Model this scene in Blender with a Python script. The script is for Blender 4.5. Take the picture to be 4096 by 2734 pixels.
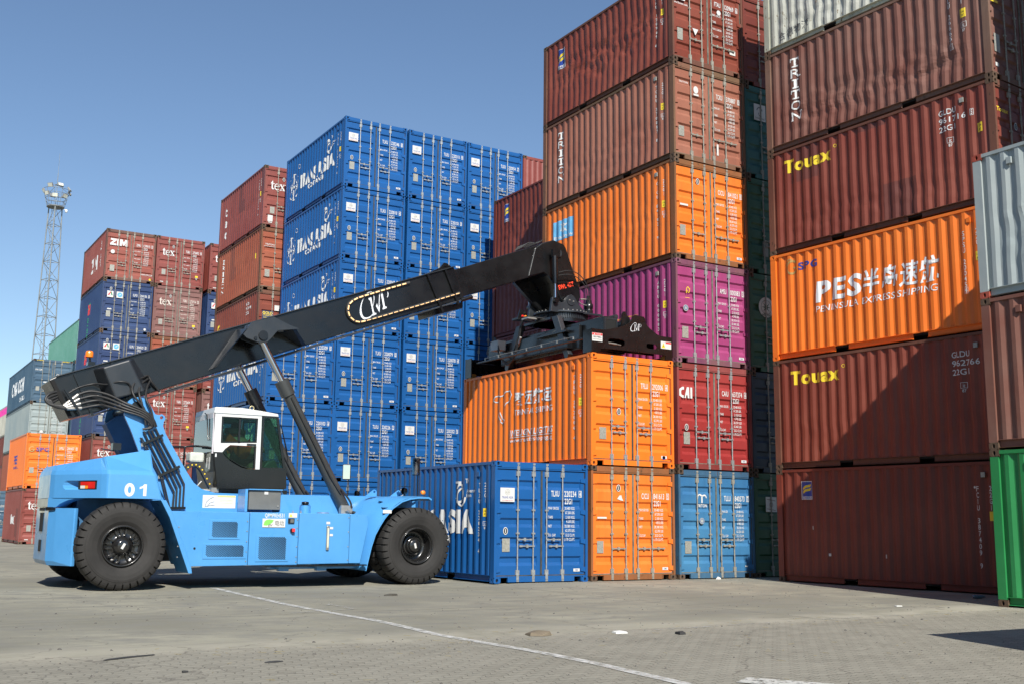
import bpy, bmesh, math, random
from math import sin, cos, pi, radians, sqrt, atan2
from mathutils import Vector, Matrix, noise

# ------------------------------------------------------------------ scene, camera, light
S = bpy.context.scene
for o in list(bpy.data.objects): bpy.data.objects.remove(o)
COL = S.collection
cam = bpy.data.cameras.new("camera"); camo = bpy.data.objects.new("camera", cam); COL.objects.link(camo)
S.camera = camo
CYAW, CPITCH, CROLL = -0.54727, 0.16401, 0.01192
_f = Vector((-sin(CYAW)*cos(CPITCH), cos(CYAW)*cos(CPITCH), sin(CPITCH)))
_r0 = Vector((cos(CYAW), sin(CYAW), 0)); _u0 = _r0.cross(_f)
_r = _r0*cos(CROLL)+_u0*sin(CROLL); _u = _u0*cos(CROLL)-_r0*sin(CROLL)
camo.matrix_world = Matrix(((_r.x,_u.x,-_f.x,-14.473),(_r.y,_u.y,-_f.y,-20.231),(_r.z,_u.z,-_f.z,1.284),(0,0,0,1)))
cam.sensor_width = 36; cam.lens = 38.204; cam.clip_start = 0.1; cam.clip_end = 3000

SUN_TO = Vector((-0.30, -1.0, 0.829)).normalized()
W_ = bpy.data.worlds.new("World"); S.world = W_; W_.use_nodes = True
nt = W_.node_tree; nt.nodes.clear()
sky = nt.nodes.new("ShaderNodeTexSky"); sky.sky_type = 'NISHITA'; sky.sun_disc = False
sky.sun_elevation = math.asin(SUN_TO.z); sky.sun_rotation = atan2(SUN_TO.x, SUN_TO.y) % (2*pi)
sky.altitude = 0; sky.air_density = 1.0; sky.dust_density = 0.0; sky.ozone_density = 3.2
bg = nt.nodes.new("ShaderNodeBackground"); bg.inputs[1].default_value = 0.095
wo = nt.nodes.new("ShaderNodeOutputWorld")
nt.links.new(sky.outputs[0], bg.inputs[0]); nt.links.new(bg.outputs[0], wo.inputs[0])
sl = bpy.data.lights.new("sun", 'SUN'); sl.energy = 5.0; sl.angle = radians(0.53); sl.color = (1.0, 0.95, 0.87)
so = bpy.data.objects.new("sun", sl); COL.objects.link(so); so.location = (-20, -60, 60)
so.rotation_euler = (-SUN_TO).to_track_quat('-Z', 'Y').to_euler()
S.view_settings.view_transform = 'Standard'; S.view_settings.look = 'None'
S.view_settings.exposure = 0.4; S.view_settings.gamma = 1.0
S.cycles.max_bounces = 8; S.cycles.transparent_max_bounces = 12

# ------------------------------------------------------------------ materials
MATS = {}
def nodes(name):
    m = bpy.data.materials.new(name); m.use_nodes = True
    t = m.node_tree; b = t.nodes["Principled BSDF"]
    return m, t, b
def N(t, ty, **kw):
    n = t.nodes.new(ty)
    for k, v in kw.items():
        if hasattr(n, k): setattr(n, k, v)
        else: n.inputs[k].default_value = v
    return n
def L(t, a, b): t.links.new(a, b)
def rgb(c): return (c[0], c[1], c[2], 1)
def ramp(t, src, p0, p1, c0=(0,0,0,1), c1=(1,1,1,1)):
    r = t.nodes.new("ShaderNodeValToRGB"); e = r.color_ramp.elements
    e[0].position = p0; e[1].position = p1; e[0].color = c0; e[1].color = c1
    L(t, src, r.inputs[0]); return r.outputs[0]
def mixc(t, fac, a, b, mode='MIX'):
    m = t.nodes.new("ShaderNodeMix"); m.data_type = 'RGBA'; m.blend_type = mode
    if isinstance(fac, (int, float)): m.inputs[0].default_value = fac
    else: L(t, fac, m.inputs[0])
    for i, v in ((6, a), (7, b)):
        if isinstance(v, tuple): m.inputs[i].default_value = v
        else: L(t, v, m.inputs[i])
    return m.outputs[2]
def mapped(t, scale):
    g = t.nodes.new("ShaderNodeNewGeometry"); mp = t.nodes.new("ShaderNodeMapping")
    mp.inputs['Scale'].default_value = scale
    L(t, g.outputs['Position'], mp.inputs['Vector']); return mp.outputs[0]
def tex(t, vec, scale, detail=4, rough=.6):
    n = N(t, "ShaderNodeTexNoise"); n.inputs['Scale'].default_value = scale
    n.inputs['Detail'].default_value = detail; n.inputs['Roughness'].default_value = rough
    L(t, vec, n.inputs['Vector']); return n.outputs[0]
def bump(t, b, h, dist, strength=.5):
    n = t.nodes.new("ShaderNodeBump"); n.inputs['Distance'].default_value = dist; n.inputs['Strength'].default_value = strength
    L(t, h, n.inputs['Height']); L(t, n.outputs[0], b.inputs['Normal'])

def paint(name, c, wear=.3, rough=.45, rust=(.09,.035,.015), fade=None, dirt=.3, patch=0.0, patchcol=None):
    """Container paint: large fading patches, vertical dirt streaks, chips of rust, slight panel waviness."""
    if name in MATS: return MATS[name]
    K = .66; m, t, b = nodes(name); c = tuple(x*K for x in c); fade = tuple(x*K for x in fade) if fade else None; rust = tuple(x*K for x in rust)
    patchcol = tuple(x*K for x in patchcol) if patchcol else None
    fade = fade or tuple(min(1, x*1.25+.03) for x in c)
    p1 = mapped(t, (1,1,1)); ps = mapped(t, (7,7,.35)); pb = mapped(t, (1,1,.55))
    big = ramp(t, tex(t, p1, .55, 5), .38, .66)
    col = mixc(t, big, rgb(c), rgb(fade))
    st = ramp(t, tex(t, ps, 1.0, 5, .7), .52, .80)
    dk = tuple(x*.45+.012 for x in c)
    ma = t.nodes.new("ShaderNodeMath"); ma.operation = 'MULTIPLY'; ma.inputs[1].default_value = dirt; L(t, st, ma.inputs[0])
    col = mixc(t, ma.outputs[0], col, rgb(dk))
    if patch:
        v = t.nodes.new("ShaderNodeTexVoronoi"); v.distance = 'CHEBYCHEV'; v.inputs['Scale'].default_value = .8
        L(t, pb, v.inputs['Vector'])
        sep = t.nodes.new("ShaderNodeSeparateColor"); L(t, v.outputs['Color'], sep.inputs[0])
        pm = t.nodes.new("ShaderNodeMath"); pm.operation = 'GREATER_THAN'; pm.inputs[1].default_value = 1-patch
        L(t, sep.outputs[0], pm.inputs[0])
        dd = t.nodes.new("ShaderNodeMath"); dd.operation = 'LESS_THAN'; dd.inputs[1].default_value = .33
        L(t, v.outputs['Distance'], dd.inputs[0])
        mm = t.nodes.new("ShaderNodeMath"); mm.operation = 'MULTIPLY'; L(t, pm.outputs[0], mm.inputs[0]); L(t, dd.outputs[0], mm.inputs[1])
        m3 = t.nodes.new("ShaderNodeMath"); m3.operation = 'MULTIPLY'; m3.inputs[1].default_value = .7; L(t, mm.outputs[0], m3.inputs[0])
        col = mixc(t, m3.outputs[0], col, rgb(patchcol or dk))
    chip = tex(t, mapped(t, (1,1,.6)), 9, 6, .75)
    lo = .80-.20*wear
    col = mixc(t, ramp(t, chip, lo, lo+.04), col, rgb(rust))
    sc = ramp(t, tex(t, mapped(t, (30,30,3)), 1.0, 3), .66+.1*(1-wear), .80, (0,0,0,1), (.35,.35,.35,1))
    col = mixc(t, sc, col, rgb(tuple(min(1, x*1.5+.1) for x in c)))
    L(t, col, b.inputs['Base Color'])
    b.inputs['Roughness'].default_value = rough; b.inputs['Specular IOR Level'].default_value = .45
    bump(t, b, tex(t, p1, 2.6, 3, .5), .02, .35)
    MATS[name] = m; return m

def plain(name, c, rough=.5, metal=0, spec=.5, noise_amt=.15, scale=6, emit=0, coat=0, bmp=0):
    if name in MATS: return MATS[name]
    m, t, b = nodes(name)
    if noise_amt:
        n = ramp(t, tex(t, mapped(t, (1,1,1)), scale, 5), .3, .7)
        lo = tuple(x*(1-noise_amt) for x in c); hi = tuple(min(1, x*(1+noise_amt)) for x in c)
        L(t, mixc(t, n, rgb(lo), rgb(hi)), b.inputs['Base Color'])
    else: b.inputs['Base Color'].default_value = rgb(c)
    b.inputs['Roughness'].default_value = rough; b.inputs['Metallic'].default_value = metal
    b.inputs['Specular IOR Level'].default_value = spec; b.inputs['Coat Weight'].default_value = coat
    b.inputs['Coat Roughness'].default_value = .12
    if emit: b.inputs['Emission Color'].default_value = rgb(c); b.inputs['Emission Strength'].default_value = emit
    if bmp: bump(t, b, tex(t, mapped(t, (1,1,1)), scale*4, 4), bmp, .5)
    MATS[name] = m; return m

def glassmat(name, tint, gloss=.12):
    if name in MATS: return MATS[name]
    m, t, b = nodes(name); t.nodes.remove(b)
    tr = N(t, "ShaderNodeBsdfTransparent"); tr.inputs[0].default_value = rgb(tint)
    gl = N(t, "ShaderNodeBsdfGlossy"); gl.inputs['Roughness'].default_value = .03
    fr = N(t, "ShaderNodeFresnel"); fr.inputs[0].default_value = 1.5
    ad = t.nodes.new("ShaderNodeMath"); ad.operation = 'MULTIPLY'; ad.inputs[1].default_value = gloss*4; L(t, fr.outputs[0], ad.inputs[0])
    mx = N(t, "ShaderNodeMixShader"); L(t, ad.outputs[0], mx.inputs[0]); L(t, tr.outputs[0], mx.inputs[1]); L(t, gl.outputs[0], mx.inputs[2])
    L(t, mx.outputs[0], t.nodes['Material Output'].inputs[0]); MATS[name] = m; return m

def worn(name, c, lo=.44, hi=.60, scale=5):
    """Paint worn off in places (transparent where gone), for old lettering and ground lines."""
    if name in MATS: return MATS[name]
    m, t, b = nodes(name)
    b.inputs['Base Color'].default_value = rgb(c); b.inputs['Roughness'].default_value = .7
    a = ramp(t, tex(t, mapped(t, (1,1,1)), scale, 6, .7), lo, hi)
    L(t, a, b.inputs['Alpha']); MATS[name] = m; return m

WHITE = plain('lettering_white', (.62,.63,.62), .55, noise_amt=.05)
STICK = plain('sticker_white', (.60,.60,.58), .4, noise_amt=.03)
PLATE = plain('plate_grey', (.34,.34,.30), .5, .3, noise_amt=.25, scale=30)
GALV = plain('galvanised_steel', (.36,.38,.38), .45, .5, noise_amt=.25, scale=18)
DULLB = plain('dull_bar_steel', (.27,.26,.22), .6, .2, noise_amt=.3, scale=18)
RUBBER = plain('gasket_rubber', (.045,.047,.043), .7, noise_amt=.4, scale=8)
GASKL = plain('gasket_weathered', (.13,.13,.105), .8, noise_amt=.4, scale=8)
DARK = plain('dark_void', (.008,.008,.008), .9, noise_amt=0)
BLACKT = plain('lettering_black', (.02,.02,.02), .5, noise_amt=0)
YEL = plain('sticker_yellow', (.75,.55,.03), .5, noise_amt=.05)
RED = plain('sticker_red', (.65,.03,.03), .5, noise_amt=.05)
NAVYT = plain('lettering_navy', (.02,.05,.28), .5, noise_amt=0)
CAST = paint('casting_rust', (.105,.06,.035), 1.0, .8, (.05,.025,.015), fade=(.17,.11,.07), dirt=.5)
BRASS = plain('brass', (.35,.22,.06), .4, .9)

# ------------------------------------------------------------------ mesh helpers
class MB:
    def __init__(s): s.v = []; s.f = []; s.sm = []
    def add(s, vs, fs, smooth=False):
        o = len(s.v); s.v += [tuple(v) for v in vs]
        for f in fs: s.f.append(tuple(i+o for i in f)); s.sm.append(smooth)
        return s
    def box(s, a, b, M=None):
        x0,y0,z0 = a; x1,y1,z1 = b
        vs = [(x0,y0,z0),(x1,y0,z0),(x1,y1,z0),(x0,y1,z0),(x0,y0,z1),(x1,y0,z1),(x1,y1,z1),(x0,y1,z1)]
        if M is not None: vs = [M @ Vector(v) for v in vs]
        return s.add(vs, [(0,3,2,1),(4,5,6,7),(0,1,5,4),(1,2,6,5),(2,3,7,6),(3,0,4,7)])
    def prism(s, poly, y0, y1, ax='y'):
        n = len(poly)
        def P(p, d):
            return (p[0], d, p[1]) if ax == 'y' else ((d, p[0], p[1]) if ax == 'x' else (p[0], p[1], d))
        vs = [P(p, y0) for p in poly]+[P(p, y1) for p in poly]
        return s.add(vs, [tuple(range(n)), tuple(range(2*n-1, n-1, -1))]+[(i, i+n, (i+1)%n+n, (i+1)%n) for i in range(n)])
    def loft(s, A, B, cap=True, smooth=False):
        n = len(A)
        f = [(i, i+n, (i+1)%n+n, (i+1)%n) for i in range(n)]
        if cap: f += [tuple(range(n)), tuple(range(2*n-1, n-1, -1))]
        return s.add(list(A)+list(B), f, smooth)
    def cyl(s, a, b, r0, r1=None, n=16, cap=True):
        a = Vector(a); b = Vector(b); r1 = r0 if r1 is None else r1
        d = (b-a).normalized(); q = d.to_track_quat('Z','Y'); o = len(s.v)
        ring = lambda c, r: [c+q@Vector((r*cos(2*pi*i/n), r*sin(2*pi*i/n), 0)) for i in range(n)]
        s.add(ring(a,r0)+ring(b,r1), [(i,(i+1)%n,(i+1)%n+n,i+n) for i in range(n)], True)
        if cap: s.add(ring(a,r0), [tuple(range(n-1,-1,-1))]); s.add(ring(b,r1), [tuple(range(n))])
        return s
    def tube(s, pts, r, n=8, cap=True, closed=False):
        P = [Vector(p) for p in pts]; m = len(P); rings = []; q = None
        for i in range(m):
            if closed: d = (P[(i+1)%m]-P[i-1])
            else: d = (P[min(i+1,m-1)]-P[max(i-1,0)])
            d.normalize()
            if q is None: q = d.to_track_quat('Z','Y')
            else: q = (q@Vector((0,0,1))).rotation_difference(d)@q
            rings += [P[i]+q@Vector((r*cos(2*pi*k/n), r*sin(2*pi*k/n), 0)) for k in range(n)]
        fs = []
        for i in range(m if closed else m-1):
            j = (i+1)%m
            fs += [(i*n+k, i*n+(k+1)%n, j*n+(k+1)%n, j*n+k) for k in range(n)]
        s.add(rings, fs, True)
        if cap and not closed: s.add(rings[:n], [tuple(range(n-1,-1,-1))]); s.add(rings[-n:], [tuple(range(n))])
        return s
    def lathe(s, prof, c, axis='y', n=48, smooth=True):
        rs = []
        for (r, h) in prof:
            for k in range(n):
                a = 2*pi*k/n; u, w = r*cos(a), r*sin(a)
                rs.append((c[0]+u, c[1]+h, c[2]+w) if axis == 'y' else ((c[0]+u, c[1]+w, c[2]+h) if axis == 'z' else (c[0]+h, c[1]+u, c[2]+w)))
        m = len(prof)
        fs = [(i*n+k, i*n+(k+1)%n, (i+1)*n+(k+1)%n, (i+1)*n+k) for i in range(m-1) for k in range(n)]
        return s.add(rs, fs, smooth)
    def mesh(s, name, mat=None):
        me = bpy.data.meshes.new(name); me.from_pydata(s.v, [], s.f)
        me.polygons.foreach_set('use_smooth', s.sm)
        if mat: me.materials.append(mat)
        me.update(); return me
    def build(s, name, mat, parent=None, bevel=0, recalc=True):
        me = s.mesh(name, mat)
        if recalc:
            bm = bmesh.new(); bm.from_mesh(me); bmesh.ops.recalc_face_normals(bm, faces=bm.faces); bm.to_mesh(me); bm.free()
        o = bpy.data.objects.new(name, me); COL.objects.link(o)
        if parent: o.parent = parent
        if bevel:
            b = o.modifiers.new('bevel', 'BEVEL'); b.width = bevel; b.segments = 2; b.limit_method = 'ANGLE'; b.angle_limit = radians(35)
        return o
def smooth_path(pts, k=6, closed=False):
    P = [Vector(p) for p in pts]; n = len(P); out = []
    for i in range(n if closed else n-1):
        g = lambda j: P[j % n] if closed else P[max(0, min(n-1, j))]
        a, b, c, d = g(i-1), g(i), g(i+1), g(i+2)
        for q in range(k):
            t = q/k
            out.append(.5*((2*b)+(c-a)*t+(2*a-5*b+4*c-d)*t*t+(3*b-a-3*c+d)*t**3))
    if not closed: out.append(P[-1])
    return out
def empty(name, loc=(0,0,0), rz=0):
    o = bpy.data.objects.new(name, None); COL.objects.link(o); o.location = loc; o.rotation_euler = (0,0,rz); o.empty_display_size = .3
    return o
def tag(o, label=None, cat=None, group=None, kind=None):
    if label: o['label'] = label
    if cat: o['category'] = cat
    if group: o['group'] = group
    if kind: o['kind'] = kind
    return o
def inst(name, me, parent, mat=None, loc=(0,0,0), rot=None, scale=None):
    o = bpy.data.objects.new(name, me); COL.objects.link(o); o.parent = parent; o.location = loc
    if rot: o.rotation_euler = rot
    if scale: o.scale = scale
    if mat is not None:
        if not me.materials: me.materials.append(None)
        o.material_slots[0].link = 'OBJECT'; o.material_slots[0].material = mat
    return o

# ------------------------------------------------------------------ flat shapes and text, in (u, v)
_tc = bpy.data.curves.new('t', 'FONT'); _tc.size = 1; _tc.resolution_u = 3; _to = bpy.data.objects.new('t', _tc); COL.objects.link(_to)
_cache = {}
def tmesh(body, bold=0.0):
    k = (body, bold)
    if k not in _cache:
        _tc.body = body; _tc.offset = bold*.55; _tc.space_character = 1+bold*2.0
        me = _to.to_mesh(); vs = [(v.co.x, v.co.y) for v in me.vertices]; fs = [tuple(p.vertices) for p in me.polygons]
        _to.to_mesh_clear()
        if not vs: vs, fs = [(0,0)], []
        _cache[k] = (vs, fs, min(v[0] for v in vs), max(v[0] for v in vs))
    return _cache[k]
def curvefill(loops, depth=0.0):
    """filled outline with holes -> (verts3, faces) extruded +-depth"""
    c = bpy.data.curves.new('c', 'CURVE'); c.dimensions = '2D'; c.fill_mode = 'BOTH'; c.extrude = depth
    for lp in loops:
        s = c.splines.new('POLY'); s.points.add(len(lp)-1); s.use_cyclic_u = True
        for i, p in enumerate(lp): s.points[i].co = (p[0], p[1], 0, 1)
    o = bpy.data.objects.new('c', c); COL.objects.link(o)
    me = o.to_mesh(); vs = [tuple(v.co) for v in me.vertices]; fs = [tuple(p.vertices) for p in me.polygons]
    o.to_mesh_clear(); bpy.data.objects.remove(o); bpy.data.curves.remove(c)
    return vs, fs
class Dec:
    """A flat layer of lettering / marks: items in (u, v); each item lies a hair above the one before."""
    def __init__(s): s.items = []
    def text(s, body, u, v, h, w=None, bold=.02, sx=.8, shear=0, rot=0, align='l', sp=1.0):
        vs, fs, x0, x1 = tmesh(body, bold)
        k = h/.70; kx = (w/(x1-x0)) if w else k*sx
        W = (x1-x0)*kx; ou = {'l':0,'c':-W/2,'r':-W}[align]
        out = []
        for (x, y) in vs:
            a = (x-x0)*kx+ou+shear*y*k; b = y*k
            if rot: a, b = a*cos(rot)-b*sin(rot), a*sin(rot)+b*cos(rot)
            out.append((u+a, v+b))
        s.items.append((out, fs)); return s
    def vtext(s, body, u, v, h, step, sx=.8, bold=.02, w=None):
        """upright letters stacked downwards, centred on u, first letter's top at v"""
        for i, ch in enumerate(body):
            if ch != ' ': s.text(ch, u, v-h-i*step, h, bold=bold, sx=sx, align='c', w=(w if ch not in 'I1' else None))
        return s
    def poly(s, pts): s.items.append((list(pts), [tuple(range(len(pts)))])); return s
    def fill(s, loops):
        vs, fs = curvefill(loops); s.items.append(([(a,b) for a,b,_ in vs], fs)); return s
    def rect(s, u0, v0, u1, v1): return s.poly([(u0,v0),(u1,v0),(u1,v1),(u0,v1)])
    def frame(s, u0, v0, u1, v1, w):
        return s.ringpoly([(u0,v0),(u1,v0),(u1,v1),(u0,v1)], w)
    def ringpoly(s, P, w):
        n = len(P); cx = sum(p[0] for p in P)/n; cy = sum(p[1] for p in P)/n
        I = [(p[0]+(w if p[0] < cx else -w), p[1]+(w if p[1] < cy else -w)) for p in P]
        s.items.append((P+I, [(i,(i+1)%n,(i+1)%n+n,i+n) for i in range(n)])); return s
    def disc(s, u, v, r, n=24, ry=None): ry = ry or r; return s.poly([(u+r*cos(2*pi*i/n), v+ry*sin(2*pi*i/n)) for i in range(n)])
    def arc(s, u, v, r, a0, a1, w, ry=None, w2=None, n=24, rot=0):
        ry = ry or r; A = []; B = []; w2 = w if w2 is None else w2
        for i in range(n+1):
            t = i/n; a = radians(a0+(a1-a0)*t); ww = (w+(w2-w)*t)/2
            for Q, sg in ((A, 1), (B, -1)):
                x = (r+sg*ww)*cos(a); y = (ry+sg*ww)*sin(a)
                x, y = x*cos(rot)-y*sin(rot), x*sin(rot)+y*cos(rot); Q.append((u+x, v+y))
        s.items.append((A+B, [(i,i+1,i+n+2,i+n+1) for i in range(n)])); return s
    def line(s, pts, w):
        for a, b in zip(pts, pts[1:]):
            d = Vector((b[0]-a[0], b[1]-a[1])); d.normalize(); q = (-d.y*w/2, d.x*w/2)
            s.poly([(a[0]+q[0],a[1]+q[1]),(b[0]+q[0],b[1]+q[1]),(b[0]-q[0],b[1]-q[1]),(a[0]-q[0],a[1]-q[1])])
        return s
    def build(s, name, mat, parent, place, cuts_u=(), cuts_v=(), base=.003, step=.0003):
        """place(u, v, off) -> 3D point"""
        vs = []; fs = []; rest = []; k = 0
        for it in s.items:
            V, F = it; off = base+k*step; k += 1
            if cuts_u or cuts_v:
                bm = bmesh.new(); bv = [bm.verts.new((a, b, 0)) for a, b in V]
                for f in F:
                    try: bm.faces.new([bv[i] for i in f])
                    except ValueError: pass
                u0 = min(a for a,b in V); u1 = max(a for a,b in V); v0 = min(b for a,b in V); v1 = max(b for a,b in V)
                for c in cuts_u:
                    if u0 < c < u1: bmesh.ops.bisect_plane(bm, geom=bm.verts[:]+bm.edges[:]+bm.faces[:], plane_co=(c,0,0), plane_no=(1,0,0))
                for c in cuts_v:
                    if v0 < c < v1: bmesh.ops.bisect_plane(bm, geom=bm.verts[:]+bm.edges[:]+bm.faces[:], plane_co=(0,c,0), plane_no=(0,1,0))
                bm.verts.index_update(); V = [(q.co.x, q.co.y) for q in bm.verts]; F = [tuple(q.index for q in f.verts) for f in bm.faces]
                bm.free()
            o = len(vs); vs += [place(a, b, off) for a, b in V]; fs += [tuple(i+o for i in f) for f in F]
        me = bpy.data.meshes.new(name); me.from_pydata(vs, [], fs); me.materials.append(mat)
        o = bpy.data.objects.new(name, me); COL.objects.link(o); o.parent = parent
        return o
# ------------------------------------------------------------------ shipping containers
CL, CW, CH = 6.058, 2.438, 2.591
def side_profile(length, pitch=.278):
    """breakpoints (y, depth) of the corrugated side between the corner posts"""
    a = .165; b = length-.165; n = int(round((b-a)/pitch)); p = (b-a)/n; q = p/.278
    out = [(a, .046)]; y = a
    for i in range(n):
        out += [(y+.035*q, .046), (y+.103*q, .012), (y+.175*q, .012), (y+.243*q, .046)]; y += p
    out.append((b, .046)); return out
PROF = {6.058: side_profile(6.058), 12.192: side_profile(12.192)}
def depth_at(prof, y):
    for (a, da), (b, db) in zip(prof, prof[1:]):
        if a <= y <= b: return da+(db-da)*(y-a)/(b-a)
    return .03
def dent_fn(seed, amp, zc=1.2, ripple=.02):
    if not amp: return None
    def f(y, z):
        e = max(0, min(1, (y-.2)/.7))*max(0, min(1, (5.85-y)/.7))*max(0, min(1, (z-.18)/.3))*max(0, min(1, (2.45-z)/.35))
        a = noise.noise(Vector((y*.45+seed*7.3, z*.5, seed*3.1)))*.5+.5
        b = noise.noise(Vector((y*1.7+seed*3.3, z*2.2, seed*5.7)))
        c = noise.noise(Vector((y*4+seed, z*5.5, seed*9.7)))
        band = math.exp(-((z-zc-.25*noise.noise(Vector((y*.8, seed, 0))))/.5)**2)
        d = e*(amp*a*(.35+.65*band)+ripple*max(0, b)*(.4+band)+ripple*.7*c*band)
        w = e*ripple*1.3*noise.noise(Vector((y*.8+seed*2, z*3.0, seed)))*(.3+band)
        return d, w
    return f
_side = {}
def side_mesh(length, H, key, dent):
    k = (length, H, key)
    if k not in _side:
        pr = PROF[length]; nz = 34 if dent else 1; z0, z1 = .155, H-.07; vs = []; fs = []
        for j in range(nz+1):
            z = z0+(z1-z0)*j/nz
            for (y, d) in pr:
                if dent: dd, w = dent(y, z); vs.append((d+max(-.004, dd), y+w, z))
                else: vs.append((d, y, z))
        n = len(pr)
        for j in range(nz):
            for i in range(n-1): fs.append((j*n+i, j*n+n+i, j*n+n+i+1, j*n+i+1))
        me = bpy.data.meshes.new('side_panel'); me.from_pydata(vs, [], fs); me.materials.append(None); _side[k] = me
    return _side[k]
def cast_mesh():
    """corner casting 162 x 178 x 118, holes in the x=0 and y=0 faces"""
    b = MB(); X, Y, Z = .162, .178, .118; n = 16
    def face(fn, A, B, cu, cv, ru, rv):
        rect = []; hole = []; inn = []
        for i in range(n):
            a = 2*pi*(i+.5)/n; c, s_ = cos(a), sin(a); m = max(abs(c), abs(s_))
            rect.append(fn(A/2+A/2*c/m, B/2+B/2*s_/m, 0)); hole.append(fn(cu+ru*c, cv+rv*s_, 0)); inn.append(fn(cu+ru*c, cv+rv*s_, .035))
        b.add(rect+hole+inn, [(i,(i+1)%n,(i+1)%n+n,i+n) for i in range(n)]+[(i+n,(i+1)%n+n,(i+1)%n+2*n,i+2*n) for i in range(n)])
    face(lambda u,v,d: (d, u, v), Y, Z, Y*.5, Z*.5, .026, .040)
    face(lambda u,v,d: (u, d, v), X, Z, X*.5, Z*.5, .032, .040)
    b.add([(X,0,0),(X,Y,0),(X,Y,Z),(X,0,Z)], [(0,1,2,3)]); b.add([(0,Y,0),(X,Y,0),(X,Y,Z),(0,Y,Z)], [(0,1,2,3)])
    b.add([(0,0,Z),(X,0,Z),(X,Y,Z),(0,Y,Z)], [(0,1,2,3)]); b.add([(0,0,0),(X,0,0),(X,Y,0),(0,Y,0)], [(0,1,2,3)])
    me = b.mesh('corner_casting'); me.materials.append(None)
    # dark back plates of the holes as a second slot
    k = len(me.vertices); me2 = MB(); me2.v = list(b.v); me2.f = list(b.f); me2.sm = [False]*len(b.f); o = len(b.f)
    me2.add([(.034, Y*.5+.03*cos(2*pi*i/n), Z*.5+.044*sin(2*pi*i/n)) for i in range(n)], [tuple(range(n))])
    me2.add([(X*.5+.036*cos(2*pi*i/n), .034, Z*.5+.044*sin(2*pi*i/n)) for i in range(n)], [tuple(range(n))])
    me = me2.mesh('corner_casting'); me.materials.append(None); me.materials.append(DARK)
    for p in me.polygons[o:]: p.material_index = 1
    return me
CASTM = cast_mesh()
_meshes = {}
def frame_mesh(length, H):
    k = ('frame', length, H)
    if k in _meshes: return _meshes[k]
    b = MB(); W = CW
    for sx in (0, 1):
        X = lambda x: W-x if sx else x
        def bx(a, c): b.box((min(X(a[0]), X(c[0])), a[1], a[2]), (max(X(a[0]), X(c[0])), c[1], c[2]))
        bx((.003,.045,.118), (.04,.162,H-.118)); bx((.003,.004,.118), (.062,.045,H-.118))       # door-end post
        bx((.003,length-.16,.118), (.055,length-.003,H-.118)); bx((.055,length-.06,.118),(.14,length-.003,H-.118))
        bx((.004,.178,H-.075), (.06,length-.178,H-.014))                                  # top side rail
        q = length/2
        segs = [(.178, q-1.20), (q-.84, q+.84), (q+1.20, length-.178)] if length < 7 else [(.178, length-.178)]
        for y0, y1 in segs:
            b.prism([(X(.08),.165),(X(.006),.165),(X(.006),.157),(X(.058),.15),(X(.058),.04),(X(.008),.033),(X(.08),.026)], y0, y1)
        for y0, y1 in zip([s[1] for s in segs[:-1]], [s[0] for s in segs[1:]]): bx((.02, y0, .145), (.06, y1, .165))
    b.box((.162,.014,H-.135), (W-.162,.06,H-.012)); b.box((.062,.022,H-.165), (W-.062,.06,H-.135))
    b.box((.36,.014,.022), (W-.36,.06,.145)); b.box((.062,.020,.120),(.36,.06,.145)); b.box((W-.36,.020,.120),(W-.062,.06,.145))
    b.box((.162,.014,.022), (.178,.06,.12)); b.box((W-.178,.014,.022),(W-.162,.06,.12))
    b.box((.14,length-.06,H-.12), (W-.14,length-.012,H-.012)); b.box((.14,length-.06,.03), (W-.14,length-.012,.16))
    _meshes[k] = b.mesh('frame'); _meshes[k].materials.append(None); return _meshes[k]
def hull_meshes(length, H):
    k = ('hull', length, H)
    if k in _meshes: return _meshes[k]
    r = MB(); r.box((.05,.06,H-.035), (CW-.05,length-.06,H-.016)); rm = r.mesh('roof_panel'); rm.materials.append(None)
    f = MB(); f.box((.06,.062,.105), (CW-.06,length-.062,.14)); fm = f.mesh('floor', DARK)
    e = MB(); pts = [(.14,.02)]; x = .14; n = 9; p = (CW-.28)/n
    for i in range(n): pts += [(x+.03,.02),(x+.09,.05),(x+p-.09,.05),(x+p-.03,.02)]; x += p
    pts.append((CW-.14,.02)); vs = []; 
    for z in (.16, H-.12): vs += [(a, length-.012-(.05-d)-.004, z) for a, d in pts]
    m = len(pts); e.add(vs, [(i, i+1, i+1+m, i+m) for i in range(m-1)]); em = e.mesh('end_wall'); em.materials.append(None)
    _meshes[k] = (rm, fm, em); return _meshes[k]
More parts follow.
